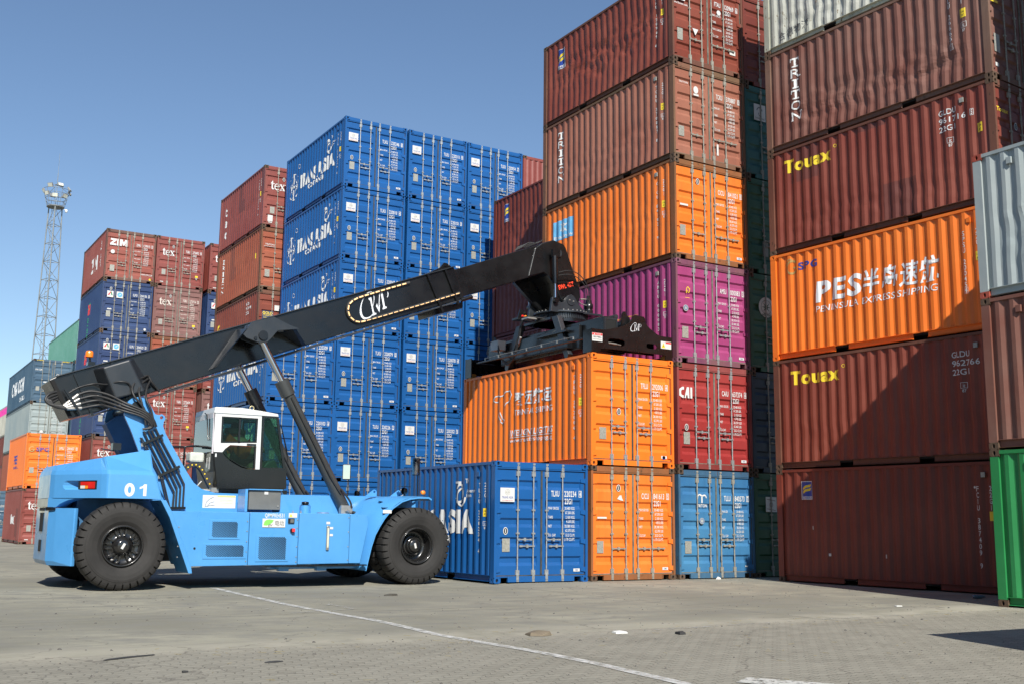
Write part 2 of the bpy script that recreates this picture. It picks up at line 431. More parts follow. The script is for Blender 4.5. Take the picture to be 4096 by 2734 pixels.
def door_meshes(H):
    k = ('door', H)
    if k in _meshes: return _meshes[k]
    w, z0, z1 = 1.128, .155, H-.168
    xs = [0,.085,.105,w-.105,w-.085,w]; rows = [(z0,0)]; nb = 5
    cz = [z0+(z1-z0)*(i+.78)/(nb+.55) for i in range(nb)]
    for c in cz: rows += [(c-.115,0),(c-.045,1),(c+.045,1),(c+.088,0)]
    rows.append((z1,0)); vs = []
    for z, d in rows:
        for i, x in enumerate(xs): vs.append((x, +.052+(.040 if d and 2 <= i <= 3 else 0), z))
    n = len(xs); fs = [(j*n+i, j*n+i+1, j*n+n+i+1, j*n+n+i) for j in range(len(rows)-1) for i in range(n-1)]
    me = bpy.data.meshes.new('door'); me.from_pydata(vs, [], fs); me.materials.append(None)
    bar = MB(); bar.cyl((0,.026,.045), (0,.026,H-.04), .0165, n=8)
    for z in (.115, H-.14): bar.box((-.032,.006,z-.045), (.032,.03,z+.045))                  # cam keepers
    for z in (.045, H-.045): bar.box((-.03,.004,z-.02), (.03,.04,z+.02))
    for z in (.22, H-.255): bar.box((-.045,.012,z-.055), (.045,.054,z+.055))
    for z in (1.05, 1.55): bar.box((-.04,.008,z-.018), (.04,.054,z+.018))
    bm_ = bar.mesh('lock_bar'); bm_.materials.append(None)
    h = MB(); h.box((-.02,.0,-.02), (.05,.03,.02)); h.box((.04,.006,-.013), (.36,.02,.013)); h.box((.15,-.004,-.035),(.2,.05,.035)); h.box((.3,-.002,-.018),(.36,.02,.018))
    hm = h.mesh('door_handle'); hm.materials.append(None)
    hg = MB(); hg.prism([(0.0,-.05),(.06,-.05),(.17,-.035),(.17,.035),(.06,.05),(0,.05)], .026, .051); hg.cyl((.055,.03,-.055),(.055,.03,.055),.016,n=8)
    hgm = hg.mesh('hinge'); hgm.materials.append(None)
    gk = MB(); gk.box((.066,.045,z1-.006),(CW-.066,.058,z1+.026)); gk.box((.066,.045,z0-.02),(CW-.066,.058,z0+.012))
    gk.box((CW/2-.022,.036,z0+.012),(CW/2+.022,.058,z1-.006)); gk.box((.063,.05,z0),(.080,.07,z1)); gk.box((CW-.080,.05,z0),(CW-.063,.07,z1))
    gm = gk.mesh('gasket'); gm.materials.append(None)
    _meshes[k] = (me, bm_, hm, hgm, gm); return _meshes[k]
BARX = (.60, 1.00, 1.345, 1.765)
LOCKBOX = MB().box((-.03,-.045,-.05),(.0,.045,.05)).mesh('vent_box'); LOCKBOX.materials.append(None)

class Box:
    """one shipping container: an Empty at its door-end, lower-left corner with all its parts as children"""
    def __init__(s, x, y, lev, body, label, rz=0, old=False, length=CL, H=CH, frame=None, cast=None, metal=None, dent=0, seed=1,
                 zc=1.2, ripple=.02, z=None, group=None, doors=True, gask=None, far=False, jitter=True, handles='mixed'):
        rnd = random.Random(int(x*100)+int(y*10)+lev*17)
        j = .012 if (jitter and lev > 0) else 0
        s.x0, s.y0 = x, y
        s.e = empty('shipping_container', (x+rnd.uniform(-j, j), y+rnd.uniform(-j, j), lev*H if z is None else z), rz)
        tag(s.e, label, 'container', group)
        s.H, s.L = H, length; E = s.e
        frame = frame or (body if not old else RUSTF[body.name] if body.name in RUSTF else body)
        cast = cast or (CAST if old else body); metal = metal or (DULLB if old else GALV); gask = gask or (GASKL if old else RUBBER)
        s.dent = dent_fn(seed, dent, zc, ripple) if dent else None; s.prof = PROF[length]
        sm = side_mesh(length, H, (seed, dent, zc) if dent else 0, s.dent)
        inst('side_panel', sm, E, body)
        inst('side_panel', side_mesh(length, H, 0, None), E, body, (CW, 0, 0), scale=(-1, 1, 1))
        inst('frame', frame_mesh(length, H), E, frame)
        rm, fm, em = hull_meshes(length, H)
        inst('roof_panel', rm, E, body); inst('floor', fm, E); inst('end_wall', em, E, body)
        for sx in (0, 1):
            for sy in (0, 1):
                for sz in (0, 1):
                    inst('corner_casting', CASTM, E, cast, (CW if sx else 0, length if sy else 0, H if sz else 0), scale=(-1 if sx else 1, -1 if sy else 1, -1 if sz else 1))
        dm, bm_, hm, hgm, gm = door_meshes(H)
        s.doors = []
        for k in (0, 1):
            d = inst('door', dm, E, body, (.078 if k == 0 else CW-.078-1.128, 0, 0)); s.doors.append(d); ox = d.location.x
            if doors:
                for bi in (0, 1):
                    bxx = BARX[2*k+bi]-ox
                    inst('lock_bar', bm_, d, metal, (bxx, 0, 0))
                    up = (.92 if bi == 0 else .80)
                    if handles == 'mixed': inst('door_handle', hm, d, metal, (bxx if bi == 0 else bxx-.36+.02, 0, up if bi == 0 else up-.02))
                    elif handles == 'level' and (bi == 0 or k == 1): inst('door_handle', hm, d, metal, (bxx, 0, .72))
                for z_ in (.27, .88, 1.52, 2.22):
                    zz = z_*H/CH
                    if k == 0: inst('hinge', hgm, d, body, (.008-ox, 0, zz))
                    else: inst('hinge', hgm, d, body, (CW-.008-ox, 0, zz), scale=(-1,1,1))
        inst('gasket', gm, E, gask)
        if not far: inst('vent_box', LOCKBOX, E, body if not old else PLATE, (.03, .74, H-.27))
    # place functions
    def pd(s, u, v, off): return (u, .050-off, v)                                  # on the doors (u = x)
    def ps(s, u, v, off):                                                         # on the corrugated -X side (u = L - y, to the right)
        y = s.L-u; d = depth_at(s.prof, y); w = 0
        if s.dent: dd, w = s.dent(y, v); d += max(-.004, dd)
        return (d-off-.002, y+w, v)
    def door(s, dec, mat=None, name='lettering'): return dec.build(name, mat or WHITE, s.e, s.pd, base=.004)
    def side(s, dec, mat=None, name='side_lettering'):
        cv = [.1*i for i in range(1, 27)] if s.dent else ()
        return dec.build(name, mat or WHITE, s.e, s.ps, cuts_u=[s.L-p[0] for p in s.prof], cuts_v=cv, base=.004)
    def raised(s, dec, mat, name, off=.012):                                        # plates stuck over the door ribs
        return dec.build(name, mat, s.e, lambda u, v, o: (u, .050-off-o, v), base=.0)

DATA = {'std': [('MAX GROSS','30.480 KGS.','67.200 LBS.'),('TARE','2.100 KGS.','4.630 LBS.'),('NET','28.380 KGS.','62.570 LBS.'),('CU. CAP.','33.2 CU.M.','1.170 CU.FT.')],
        'cic': [('MAX.GROSS','30.480 KGS','67.200 LBS'),('TARE','2.180 KGS','4.810 LBS'),('NET','28.300 KGS','62.390 LBS'),('CU.CAP.','33.2 CU.M.','1.173 CU.FT.')],
        'cai': [('MAX GROSS','30.480 KGS','67.200 LBS.'),('TARE','2.150 KGS','4.740 LBS.'),('NET','28.330 KGS','62.460 LBS.'),('CU.CAP.','33.2 CU.M.','1.170 CU.FT.')],
        'tll': [('MAX.GR.','30.480 KG','67.200 LBS'),('TARE','2.260 KG','4.980 LBS'),('NET','28.220 KG','62.220 LBS'),('CU. CAP.','33.2 CU.M.','1.173 CU.FT')],
        'fta': [('MAX. GROSS','30.480 KG','67.200 LBS'),('TARE','2.180 KG','4.810 LBS'),('MAX. CARGO','28.300 KG','62.390 LBS'),('CU. CAP.','33.2 CU.M.','1.173 CU.FT.')]}
_dm = {}
def idtext(c, pre, num, chk, style='std', typ='22G1', mat=None, small=True):
    d = Dec(); d.text(pre, 1.475, 1.862, .125, w=.215, bold=.03); d.text(num, 1.825, 1.862, .125, w=.325, bold=.03)
    d.text(typ, 1.835, 1.70, .12, w=.20, bold=.03)
    if chk: d.frame(2.215, 1.852, 2.295, 1.998, .012); d.text(chk, 2.255, 1.868, .11, bold=.03, align='c', sx=.55)
    c.door(d, mat, 'serial_number')
    if small:
        k = style
        if k not in _dm:
            t = Dec(); v = 1.575
            for (a, b_, e_) in DATA[style]:
                t.text(a, 1.40, v, .056, bold=.02, sx=.62); t.text(b_, 2.11, v, .06, bold=.02, sx=.62, align='r'); t.text(e_, 2.11, v-.095, .06, bold=.02, sx=.62, align='r'); v -= .195
            _dm[k] = t.build('weight_table', WHITE, c.e, c.pd, base=.004)
        else:
            o = bpy.data.objects.new('weight_table', _dm[k].data); COL.objects.link(o); o.parent = c.e
            if mat: o.material_slots[0].link = 'OBJECT'; o.material_slots[0].material = mat
def sticker(c, u0, v0, u1, v1, name='sticker', mat=None): return c.raised(Dec().rect(u0, v0, u1, v1), mat or STICK, name)
def dataplate(c, u=.26, v=.62, w=.19, h=.26):
    o = sticker(c, u, v, u+w, v+h, 'data_plate', PLATE); return o
def stamp(c, u=.31, v=1.12, r=.068, oval=1.2):
    c.raised(Dec().disc(u, v, r*.85, ry=r*oval), STICK, 'round_stamp')
    c.raised(Dec().arc(u, v, r*.5, 0, 360, .02, ry=r*.8).line([(u-.015, v-.05), (u-.015, v+.05)], .014).line([(u+.018, v-.05), (u+.018, v+.05)], .014), BLACKT, 'stamp_mark', .0145)
def maker(c, text='CIMC', u=2.07, v=.225):
    sticker(c, u, v, u+.17, v+.065, 'maker_sticker'); c.raised(Dec().text(text, u+.085, v+.017, .034, align='c', bold=.01), NAVYT, 'maker_lettering', .0145)
def side_id(c, s, typ='22G1', u=None, mat=None, ic='87'):
    """vertical serial number, type code, height plate and rail mark on the corrugated side near the doors"""
    u = c.L-.73 if u is None else u
    c.side(Dec().vtext(s, u, 2.13, .085, .119, sx=.5, w=.05, bold=.03), mat, 'side_serial_number')
    c.side(Dec().vtext(typ, u+.26, 2.13, .085, .115, sx=.5, w=.05, bold=.03), mat, 'side_type_code')
    c.side(Dec().rect(u+.21, 1.40, u+.31, 1.58), YEL, 'height_plate')
    c.side(Dec().text('2.6m', u+.26, 1.505, .042, align='c', sx=.55).text("8'6\"", u+.26, 1.43, .042, align='c', sx=.55), BLACKT, 'height_plate_lettering').location.x = -.0015
    c.side(Dec().frame(u+.21, 1.20, u+.31, 1.30, .008).text('ic', u+.26, 1.215, .065, align='c', sx=.6).text(ic, u+.26, 1.13, .05, align='c', sx=.7), mat, 'rail_mark')
# -- paints
BLUE = paint('paint_blue', (.013,.125,.40), 0.05, .36, fade=(.017,.145,.46), dirt=.12)
NAVY = paint('paint_navy', (.022,.055,.17), .45, .5, fade=(.04,.085,.22), dirt=.4)
ORANGE = paint('paint_orange', (1.16,.25,.025), .12, .42, (.20,.07,.03), fade=(1.2,.29,.035), dirt=.15)
ORANGEO = paint('paint_orange_aged', (1.05,.23,.022), .42, .48, (.12,.045,.02), fade=(1.12,.29,.05), dirt=.4)
PURPLE = paint('paint_magenta', (.42,.055,.20), .3, .5, (.13,.04,.05), fade=(.50,.09,.26), dirt=.3)
CAIRED = paint('paint_crimson', (.40,.032,.030), .3, .5, (.16,.05,.035), fade=(.46,.06,.055), dirt=.3)
LBLUE = paint('paint_bright_blue', (.045,.20,.44), .4, .5, (.10,.05,.03), fade=(.075,.28,.52), dirt=.3, patch=.28, patchcol=(.22,.46,.66))
REDB = paint('paint_red_brown', (.255,.050,.028), .5, .52, (.10,.035,.02), fade=(.33,.085,.050), dirt=.4, patch=.12)
REDB2 = paint('paint_red_brown_dark', (.20,.036,.020), .5, .52, (.09,.03,.02), fade=(.26,.060,.036), dirt=.35, patch=.08)
TRIF = paint('paint_faded_terracotta', (.39,.135,.083), .45, .6, (.14,.06,.03), fade=(.46,.19,.125), dirt=.38)
TRIG = paint('paint_greyed_brown', (.25,.088,.060), .4, .6, (.12,.05,.03), fade=(.30,.155,.115), dirt=.35)
TERRA = paint('paint_terracotta', (.42,.10,.048), .5, .55, (.16,.05,.03), fade=(.47,.135,.07), dirt=.35, patch=.2, patchcol=(.24,.075,.05))
TEXR = paint('paint_tex_red', (.30,.065,.050), .35, .5, (.12,.04,.03), fade=(.37,.10,.08), dirt=.35, patch=.1)
TEXG = paint('paint_tex_greyed', (.27,.115,.10), .35, .55, (.12,.05,.03), fade=(.33,.175,.155), dirt=.4)
ZIMR = paint('paint_brick_red', (.36,.085,.058), .4, .5, (.14,.05,.03), fade=(.42,.125,.09), dirt=.35, patch=.22, patchcol=(.22,.065,.06))
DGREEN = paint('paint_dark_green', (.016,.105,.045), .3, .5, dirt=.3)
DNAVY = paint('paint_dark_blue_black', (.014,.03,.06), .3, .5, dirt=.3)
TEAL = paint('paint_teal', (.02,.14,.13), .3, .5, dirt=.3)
GREEN = paint('paint_green', (.030,.30,.085), .3, .45, (.20,.09,.03), fade=(.04,.36,.11), dirt=.3)
PGREEN = paint('paint_pale_green', (.16,.44,.33), .4, .55, fade=(.22,.50,.40), dirt=.35)
LGREY = paint('paint_light_grey', (.46,.53,.53), .35, .5, (.20,.10,.05), fade=(.55,.60,.58), dirt=.35)
PGREY = paint('paint_pale_grey', (.36,.44,.45), .5, .55, (.25,.14,.06), fade=(.46,.52,.50), dirt=.4)
DIRTYW = paint('paint_dirty_white', (.62,.62,.52), .95, .6, (.20,.13,.05), fade=(.72,.72,.64), dirt=.75)
CMAB = paint('paint_slate_blue', (.05,.12,.20), .45, .55, fade=(.09,.17,.25), dirt=.4)
PWHITE = paint('paint_off_white', (.62,.60,.50), .3, .55, dirt=.3)
RUSTF = {'paint_red_brown': paint('frame_red_brown_rusty', (.17,.062,.038), 1.0, .7, (.075,.04,.02), fade=(.24,.10,.06), dirt=.6),
         'paint_orange_aged': paint('frame_orange_rusty', (.42,.135,.04), 1.0, .7, (.10,.055,.02), fade=(.24,.11,.04), dirt=.7),
         'paint_magenta': paint('frame_magenta_rusty', (.24,.055,.14), 1.0, .65, (.12,.06,.045), fade=(.26,.12,.12), dirt=.6),
         'paint_faded_terracotta': paint('frame_terracotta_rusty', (.27,.12,.07), 1.0, .7, (.10,.06,.03), fade=(.2,.12,.06), dirt=.6),
         'paint_greyed_brown': paint('frame_brown_rusty', (.22,.11,.075), .9, .7, (.12,.07,.04), fade=(.28,.17,.12), dirt=.5),
         'paint_bright_blue': paint('frame_blue_rusty', (.045,.13,.24), 1.0, .65, (.09,.05,.025), fade=(.07,.2,.34), dirt=.6),
         'paint_terracotta': paint('frame_terracotta_dark', (.26,.09,.04), 1.0, .7, (.09,.05,.02), fade=(.20,.10,.05), dirt=.6)}

# -- liveries
def globe(d, u, v, r, ry, w):
    d.arc(u, v, r, 62, 118, w, ry=ry); d.arc(u, v, r, 135, 172, w, ry=ry); d.arc(u, v, r, 8, 48, w, ry=ry)
    d.arc(u, v, r, 190, 238, w, ry=ry); d.arc(u, v, r, 248, 292, w, ry=ry); d.arc(u, v, r, 302, 352, w, ry=ry)
    d.line([(u, v+ry*.95), (u, v+ry*.22)], w*.8); d.line([(u, v-ry*.22), (u, v-ry*.95)], w*.8)
    d.line([(u-r*.55, v+ry*.2), (u-r*.32, v+ry*.62), (u-.02, v+ry*.9)], w*.7); d.line([(u+r*.3, v+ry*.7), (u+r*.6, v+ry*.2)], w*.7)
    d.line([(u-r*.55, v-ry*.2), (u-r*.32, v-ry*.62), (u-.02, v-ry*.9)], w*.7); d.line([(u+r*.3, v-ry*.7), (u+r*.6, v-ry*.2)], w*.7)
    d.text('TRANS', u, v-.075, .15, w=r*2.05, bold=.03, align='c')
_tx = {}
def tlxu(x, y, lev, num, chk, label, group=None, side=True, **k):
    c = Box(x, y, lev, BLUE, label, group=group, **k)
    idtext(c, 'TLXU', num, chk)
    sticker(c, .16, 1.72, .52, 2.02)
    c.raised(Dec().arc(.34, 1.925, .06, 0, 360, .006).arc(.34, 1.925, .03, 0, 360, .006).line([(.28,1.925),(.40,1.925)], .005), PLATE, 'sticker_emblem', .0145)
    c.raised(Dec().text('TRANS ASIA', .34, 1.79, .052, w=.29, bold=.01, align='c'), NAVYT, 'sticker_lettering', .0145)
    c.raised(Dec().text('www.tassgroup.com', .34, 1.742, .024, w=.27, bold=0, align='c'), RED, 'sticker_address', .0145)
    stamp(c, .30, 1.10); dataplate(c, .22, .66, .19, .28); maker(c, 'CIMC')
    if side:
        if 'm' not in _tx:
            U = lambda yy: c.L-yy
            d = Dec(); globe(d, U(5.15), 1.27, .48, .52, .045)
            d.arc(U(4.62), 1.98, .07, 0, 360, .018, ry=.08)
            d.text('TRANS', U(4.50), 1.06, .47, w=1.72, bold=.10); d.text('ASIA', U(2.69), 1.06, .47, w=1.72, bold=.10)
            d.text('CONTAINER', U(3.55), .80, .17, w=1.55, bold=.07)
            d.arc(U(1.62), 1.92, .20, -150, 95, .055); d.line([(U(1.62)-.2, 2.16), (U(1.62)+.06, 2.16)], .05); d.line([(U(1.62)+.04, 2.16), (U(1.62)-.06, 2.02)], .05)
            d.arc(U(1.50), 1.83, .17, 60, 360, .045, ry=.2); d.text('TH', U(1.33), 2.14, .10, bold=.03)
            d.text('Anniversary', U(1.30), 1.93, .075, bold=.02); d.text('Edition', U(1.30), 1.83, .075, bold=.02)
            _tx['m'] = c.side(d)
        else:
            o = bpy.data.objects.new('side_lettering', _tx['m'].data); COL.objects.link(o); o.parent = c.e
        side_id(c, 'TLXU '+num+' '+chk)
    return c
def florens_mark(c, place, u, v, w, h):
    """blue panel with two yellow swooshes and a white name strip"""
    d = Dec().rect(u, v, u+w, v+h); place(d, STICK, 'logo_panel')
    d = Dec().rect(u+.015, v+h*.17, u+w-.015, v+h-.015); o = place(d, NAVYT, 'logo_field'); o.location[c.ax] -= .0015
    def sw(b): return [(u+w*.2, v+b), (u+w*.25, v+b+h*.10), (u+w*.45, v+b+h*.2), (u+w*.9, v+b+h*.27), (u+w*.8, v+b+h*.12), (u+w*.5, v+b+h*.08), (u+w*.3, v+b-.01)]
    d = Dec().poly(sw(h*.56)).poly(sw(h*.36)).line([(u+w*.2, v+h*.62), (u+w*.13, v+h*.2)], .012); o = place(d, YEL, 'logo_swoosh'); o.location[c.ax] -= .003
    d = Dec().text('FLORENS', u+w/2, v+.015, h*.11, w=w*.9, bold=.03, align='c'); o = place(d, NAVYT, 'logo_name'); o.location[c.ax] -= .003
# ------------------------------------------------------------------ the yard's stacks
U = lambda yy: CL-yy
XM, YM = -2.542, -.021; XA0 = 0.0; XA1 = 2.557; XA2 = 5.149
def triton_vert(c, u, v, h=.24, step=.27, mat=None, w=.27):
    d = Dec()
    for i, ch in enumerate('TRITON'):
        vv = v-h-i*step
        d.text(ch, u, vv, h, w=(w if ch != 'I' else .08), bold=.02, align='c')
        if ch in 'TI': d.rect(u-.09, vv-.012, u+.09, vv+.022); d.rect(u-.09 if ch == 'I' else u-w/2, vv+h-.03, u+.09 if ch == 'I' else u+w/2, vv+h+.005)
        if ch == 'T': d.rect(u-w/2-.005, vv+h-.09, u-w/2+.03, vv+h-.03); d.rect(u+w/2-.03, vv+h-.09, u+w/2+.005, vv+h-.03)
        if ch in 'RN':
            d.rect(u-w/2-.03, vv-.012, u-w/2+.06, vv+.018)
            if ch == 'N': d.rect(u+w/2-.06, vv+h-.02, u+w/2+.03, vv+h+.01)
            else: d.rect(u+w/2-.05, vv-.012, u+w/2+.04, vv+.018)
    c.side(d, mat or worn('worn_white', (.74,.74,.71), .30, .42, 9), 'side_lettering')
# front row, left
c = tlxu(XM, YM, 0, '220234', '4', 'blue container on the ground right behind the front tyre of the lifting vehicle', jitter=False)
c.ax = 0
# second column: orange, orange held by the spreader
c = Box(XA0, 0, 0, ORANGEO, 'weathered orange container on the ground, torn white paper on its left door', old=True, frame=RUSTF['paint_orange_aged'], cast=CAST, jitter=False, handles='level')
idtext(c, 'CICU', '841613', '5', 'cic'); dataplate(c, .19, .62, .18, .27); maker(c)
stamp(c, .80, 2.09); sticker(c, .20, 1.39, .46, 1.43); c.raised(Dec().poly([(.76,1.84),(.82,1.92),(.88,1.93),(.90,1.86),(.94,1.80),(.86,1.81),(.80,1.83)]), STICK, 'torn_paper')
c = Box(XA0, 0, 1, ORANGE, 'clean orange container gripped by the spreader, white fish outline on its side', jitter=False, handles='mixed')
idtext(c, 'TFLU', '292006', '4', 'cic'); dataplate(c, .26, .61, .19, .27); maker(c, '      '); stamp(c, .82, 1.27)
c.raised(Dec().disc(2.15, .25, .045), NAVYT, 'round_badge')
d = Dec()
fx = lambda a: U(4.45)+a
d.line([(fx(.02),1.87),(fx(.10),1.95),(fx(.24),1.97),(fx(.36),1.93)], .03); d.line([(fx(.0),1.86),(fx(.12),1.80),(fx(.28),1.80)], .03)
d.line([(fx(.36),1.93),(fx(.50),1.97),(fx(.66),2.04),(fx(.86),2.04),(fx(.92),1.93),(fx(.84),1.80),(fx(.66),1.74),(fx(.60),1.66)], .03)
d.line([(fx(.28),1.80),(fx(.26),1.60),(fx(.30),1.42),(fx(.40),1.30)], .028); d.line([(fx(.36),1.52),(fx(.44),1.34),(fx(.60),1.30),(fx(.44),1.22),(fx(.38),1.28)], .03)
d.text('致远航运', U(3.36), 1.66, .26, w=1.72, bold=.05); d.text('TRANSFAR SHIPPING', U(3.36), 1.38, .14, w=1.74, bold=.015)
d.text('INTELLIGENT LOGISTICS', U(3.57), .86, .15, w=1.95, bold=.04, shear=.12); d.rect(U(3.57), .815, U(1.62), .83)
d.text('www.transfarshipping.sg', U(3.57), .70, .10, w=1.95, bold=.01)
c.side(d); side_id(c, 'TFLU 292006 4')
# third column, six high
c = Box(XA1, 0, 0, LBLUE, 'bright blue container with chalky pale patches on the ground, lowest of the six-high stack', old=True, cast=CAST, jitter=False)
idtext(c, 'TLLU', '840573', '7', 'tll'); d = Dec(); d.text('TRITON', .76, 1.70, .07, w=.32, bold=.04, align='c'); d.arc(.70, 1.93, .07, 40, 200, .03); d.rect(.745, 1.80, .785, 1.96); d.arc(.84, 1.93, .06, -10, 150, .03); d.rect(.70, 1.965, .88, 1.99)
c.door(d, None, 'logo'); dataplate(c, .21, .60, .2, .29); c.raised(Dec().disc(.75, 1.37, .075), LGREY, 'round_stamp'); c.raised(Dec().arc(.75, 1.37, .05, 0, 360, .012), NAVYT, 'stamp_mark', .0145)
sticker(c, 2.12, .27, 2.22, .30, 'sticker')
c = Box(XA1, 0, 1, CAIRED, 'crimson container on top of the bright blue one, white three-letter mark on door', jitter=False, cast=CAST, old=True, frame=paint('frame_crimson_rusty', (.26,.035,.03), .9, .6, (.10,.05,.035), dirt=.5), metal=GALV)
idtext(c, 'CAIU', '637374', '4', 'cai'); dataplate(c, .215, .61, .195, .29); stamp(c, .31, 1.02); maker(c)
d = Dec(); d.poly([(.20,2.00),(.10,1.94),(.10,1.78),(.20,1.73),(.24,1.73),(.24,1.79),(.18,1.80),(.16,1.83),(.16,1.90),(.20,1.93),(.25,1.93),(.25,2.00)])
d.poly([(.26,1.73),(.34,2.0),(.41,2.0),(.42,1.73),(.365,1.73),(.36,1.80),(.32,1.80),(.31,1.73)]); d.rect(.45,1.73,.51,2.0); c.door(d, None, 'logo')
c = Box(XA1, 0, 2, PURPLE, 'magenta container just above the crimson one, behind the spreader', old=True, cast=paint('casting_magenta', (.22,.075,.12), 1.0, .7, (.10,.05,.04), dirt=.6), jitter=False, metal=GALV)
idtext(c, 'AMSU', '000083', '3', 'cai'); dataplate(c, .215, .61, .195, .29); c.raised(Dec().disc(.34, 1.36, .08), LGREY, 'round_stamp'); c.raised(Dec().arc(.34, 1.36, .05, 0, 360, .014), NAVYT, 'stamp_mark', .0145); maker(c)
c.door(Dec().arc(.42, 1.78, .05, 30, 200, .02, ry=.12).arc(.44, 1.85, .04, 200, 380, .015, ry=.09).rect(.33, 1.62, .47, 1.632), YEL, 'gold_emblem')
c.side(Dec().text('BEIYANG', U(3.2), .98, .33, w=1.9, bold=.02).poly([(U(3.2),1.32),(U(2.2),1.42),(U(1.5),1.40),(U(2.2),1.37)]), plain('gold_lettering', (.50,.22,.06), .5), 'side_lettering'); side_id(c, 'AMSU 000083 3', ic='70')
c = Box(XA1, 0, 3, ORANGEO, 'weathered orange container above the magenta one, pale blue square on its side', old=True, cast=CAST, dent=.012, seed=4, ripple=.012, jitter=False, handles='level')
idtext(c, 'CICU', '841021', '9', 'cic'); dataplate(c, .19, .62, .18, .27); stamp(c, .79, 2.09); sticker(c, .20, 1.39, .46, 1.44); maker(c)
c.side(Dec().rect(U(5.49), 1.56, U(4.47), 2.14), plain('panel_sky_blue', (.14,.42,.68), .5), 'logo_panel')
o = c.side(Dec().arc(U(4.98), 1.90, .11, 20, 340, .045).line([(U(5.12),2.03),(U(4.84),1.78)], .04).line([(U(4.98),2.07),(U(4.98),1.74)], .035).line([(U(5.14),1.83),(U(4.82),2.0)], .04).text('Rosalnew', U(4.98), 1.60, .10, w=.92, align='c', bold=.02), None, 'logo'); o.location.x = -.002
side_id(c, 'CICU 841021 9')
c = Box(XA1, 0, 4, TRIF, 'faded terracotta container directly above the orange one with the pale blue square', old=True, dent=.02, seed=2, ripple=.016, zc=.9, jitter=False, handles='level')
idtext(c, 'TCKU', '370887', '0', 'tll'); dataplate(c, .19, .62, .18, .27); c.raised(Dec().disc(.78, 1.95, .08, ry=.1), STICK, 'round_stamp'); sticker(c, .70, 1.79, .87, 1.84); triton_vert(c, U(5.12), 2.22, h=.2, step=.262); side_id(c, 'TCKU 370887 0')
c.door(Dec().text('TRITON', .37, 2.06, .045, w=.3, bold=.02, align='c'), None, 'logo'); sticker(c, 1.46, .32, 1.52, .62, 'paper_strip')
c = Box(XA1, 0, 5, REDB, 'badly buckled red-brown container crowning the six-high stack, blue and yellow badge', old=True, dent=.055, seed=3, ripple=.05, zc=1.35, jitter=False, handles='level')
c.ax = 0; idtext(c, 'FTAU', '120969', '6', 'fta'); florens_mark(c, c.side, U(5.31), 1.62, .36, .62); side_id(c, 'FTAU 120969 6')
dataplate(c, .19, .62, .18, .32); c.raised(Dec().poly([(.70,1.04),(.90,1.04),(.80,.86)]), STICK, 'triangle_sticker'); c.raised(Dec().disc(1.62, 1.70, .07), STICK, 'round_stamp'); sticker(c, 1.98, .62, 2.18, .74)
c.door(Dec().text('www.florens.com', .30, 1.60, .06, w=.5, align='c'), None, 'web_address'); sticker(c, .12, 1.72, .46, 2.02); c.raised(Dec().rect(.14,1.79,.44,2.0), NAVYT, 'logo_field', .0145)
# shaded column in the gap
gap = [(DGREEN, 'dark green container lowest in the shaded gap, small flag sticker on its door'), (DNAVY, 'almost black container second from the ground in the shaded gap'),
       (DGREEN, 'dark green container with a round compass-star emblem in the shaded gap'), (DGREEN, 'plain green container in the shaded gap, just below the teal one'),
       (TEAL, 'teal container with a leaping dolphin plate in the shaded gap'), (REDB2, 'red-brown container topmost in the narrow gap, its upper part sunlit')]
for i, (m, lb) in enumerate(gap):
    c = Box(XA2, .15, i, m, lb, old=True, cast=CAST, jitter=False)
    if i == 0:
        sticker(c, .42, 1.62, .80, 2.0); c.raised(Dec().line([(.46,1.94),(.76,1.90)], .012).line([(.46,1.70),(.76,1.66)], .012).arc(.61,1.80,.05,0,360,.012), REDB2, 'flag_mark', .0145)
    if i == 2:
        c.raised(Dec().disc(.62, 1.72, .27), plain('emblem_grey', (.5,.55,.5), .6), 'emblem_disc')
        st = [(.62+(.17 if k % 2 == 0 else .05)*cos(pi*k/8), 1.72+(.17 if k % 2 == 0 else .05)*sin(pi*k/8)) for k in range(16)]
        c.raised(Dec().fill([st]).arc(.62,1.72,.185,0,360,.012).text('EVERGREEN', .62, 1.49, .05, w=.3, align='c'), DGREEN, 'emblem_star', .0145)
    if i == 3: c.raised(Dec().disc(.60, 1.2, .06).rect(.55, .5, .75, .9), plain('grey_mark', (.2,.22,.2), .6), 'round_stamp')
    if i == 4:
        sticker(c, .36, 1.66, .78, 2.12); c.raised(Dec().arc(.56, 1.90, .10, 20, 160, .03, ry=.13).arc(.60, 1.86, .07, 160, 300, .02).text('DONG FANG', .57, 1.70, .05, w=.34, align='c'), plain('grey_line', (.12,.14,.15), .6), 'dolphin_mark', .0145)
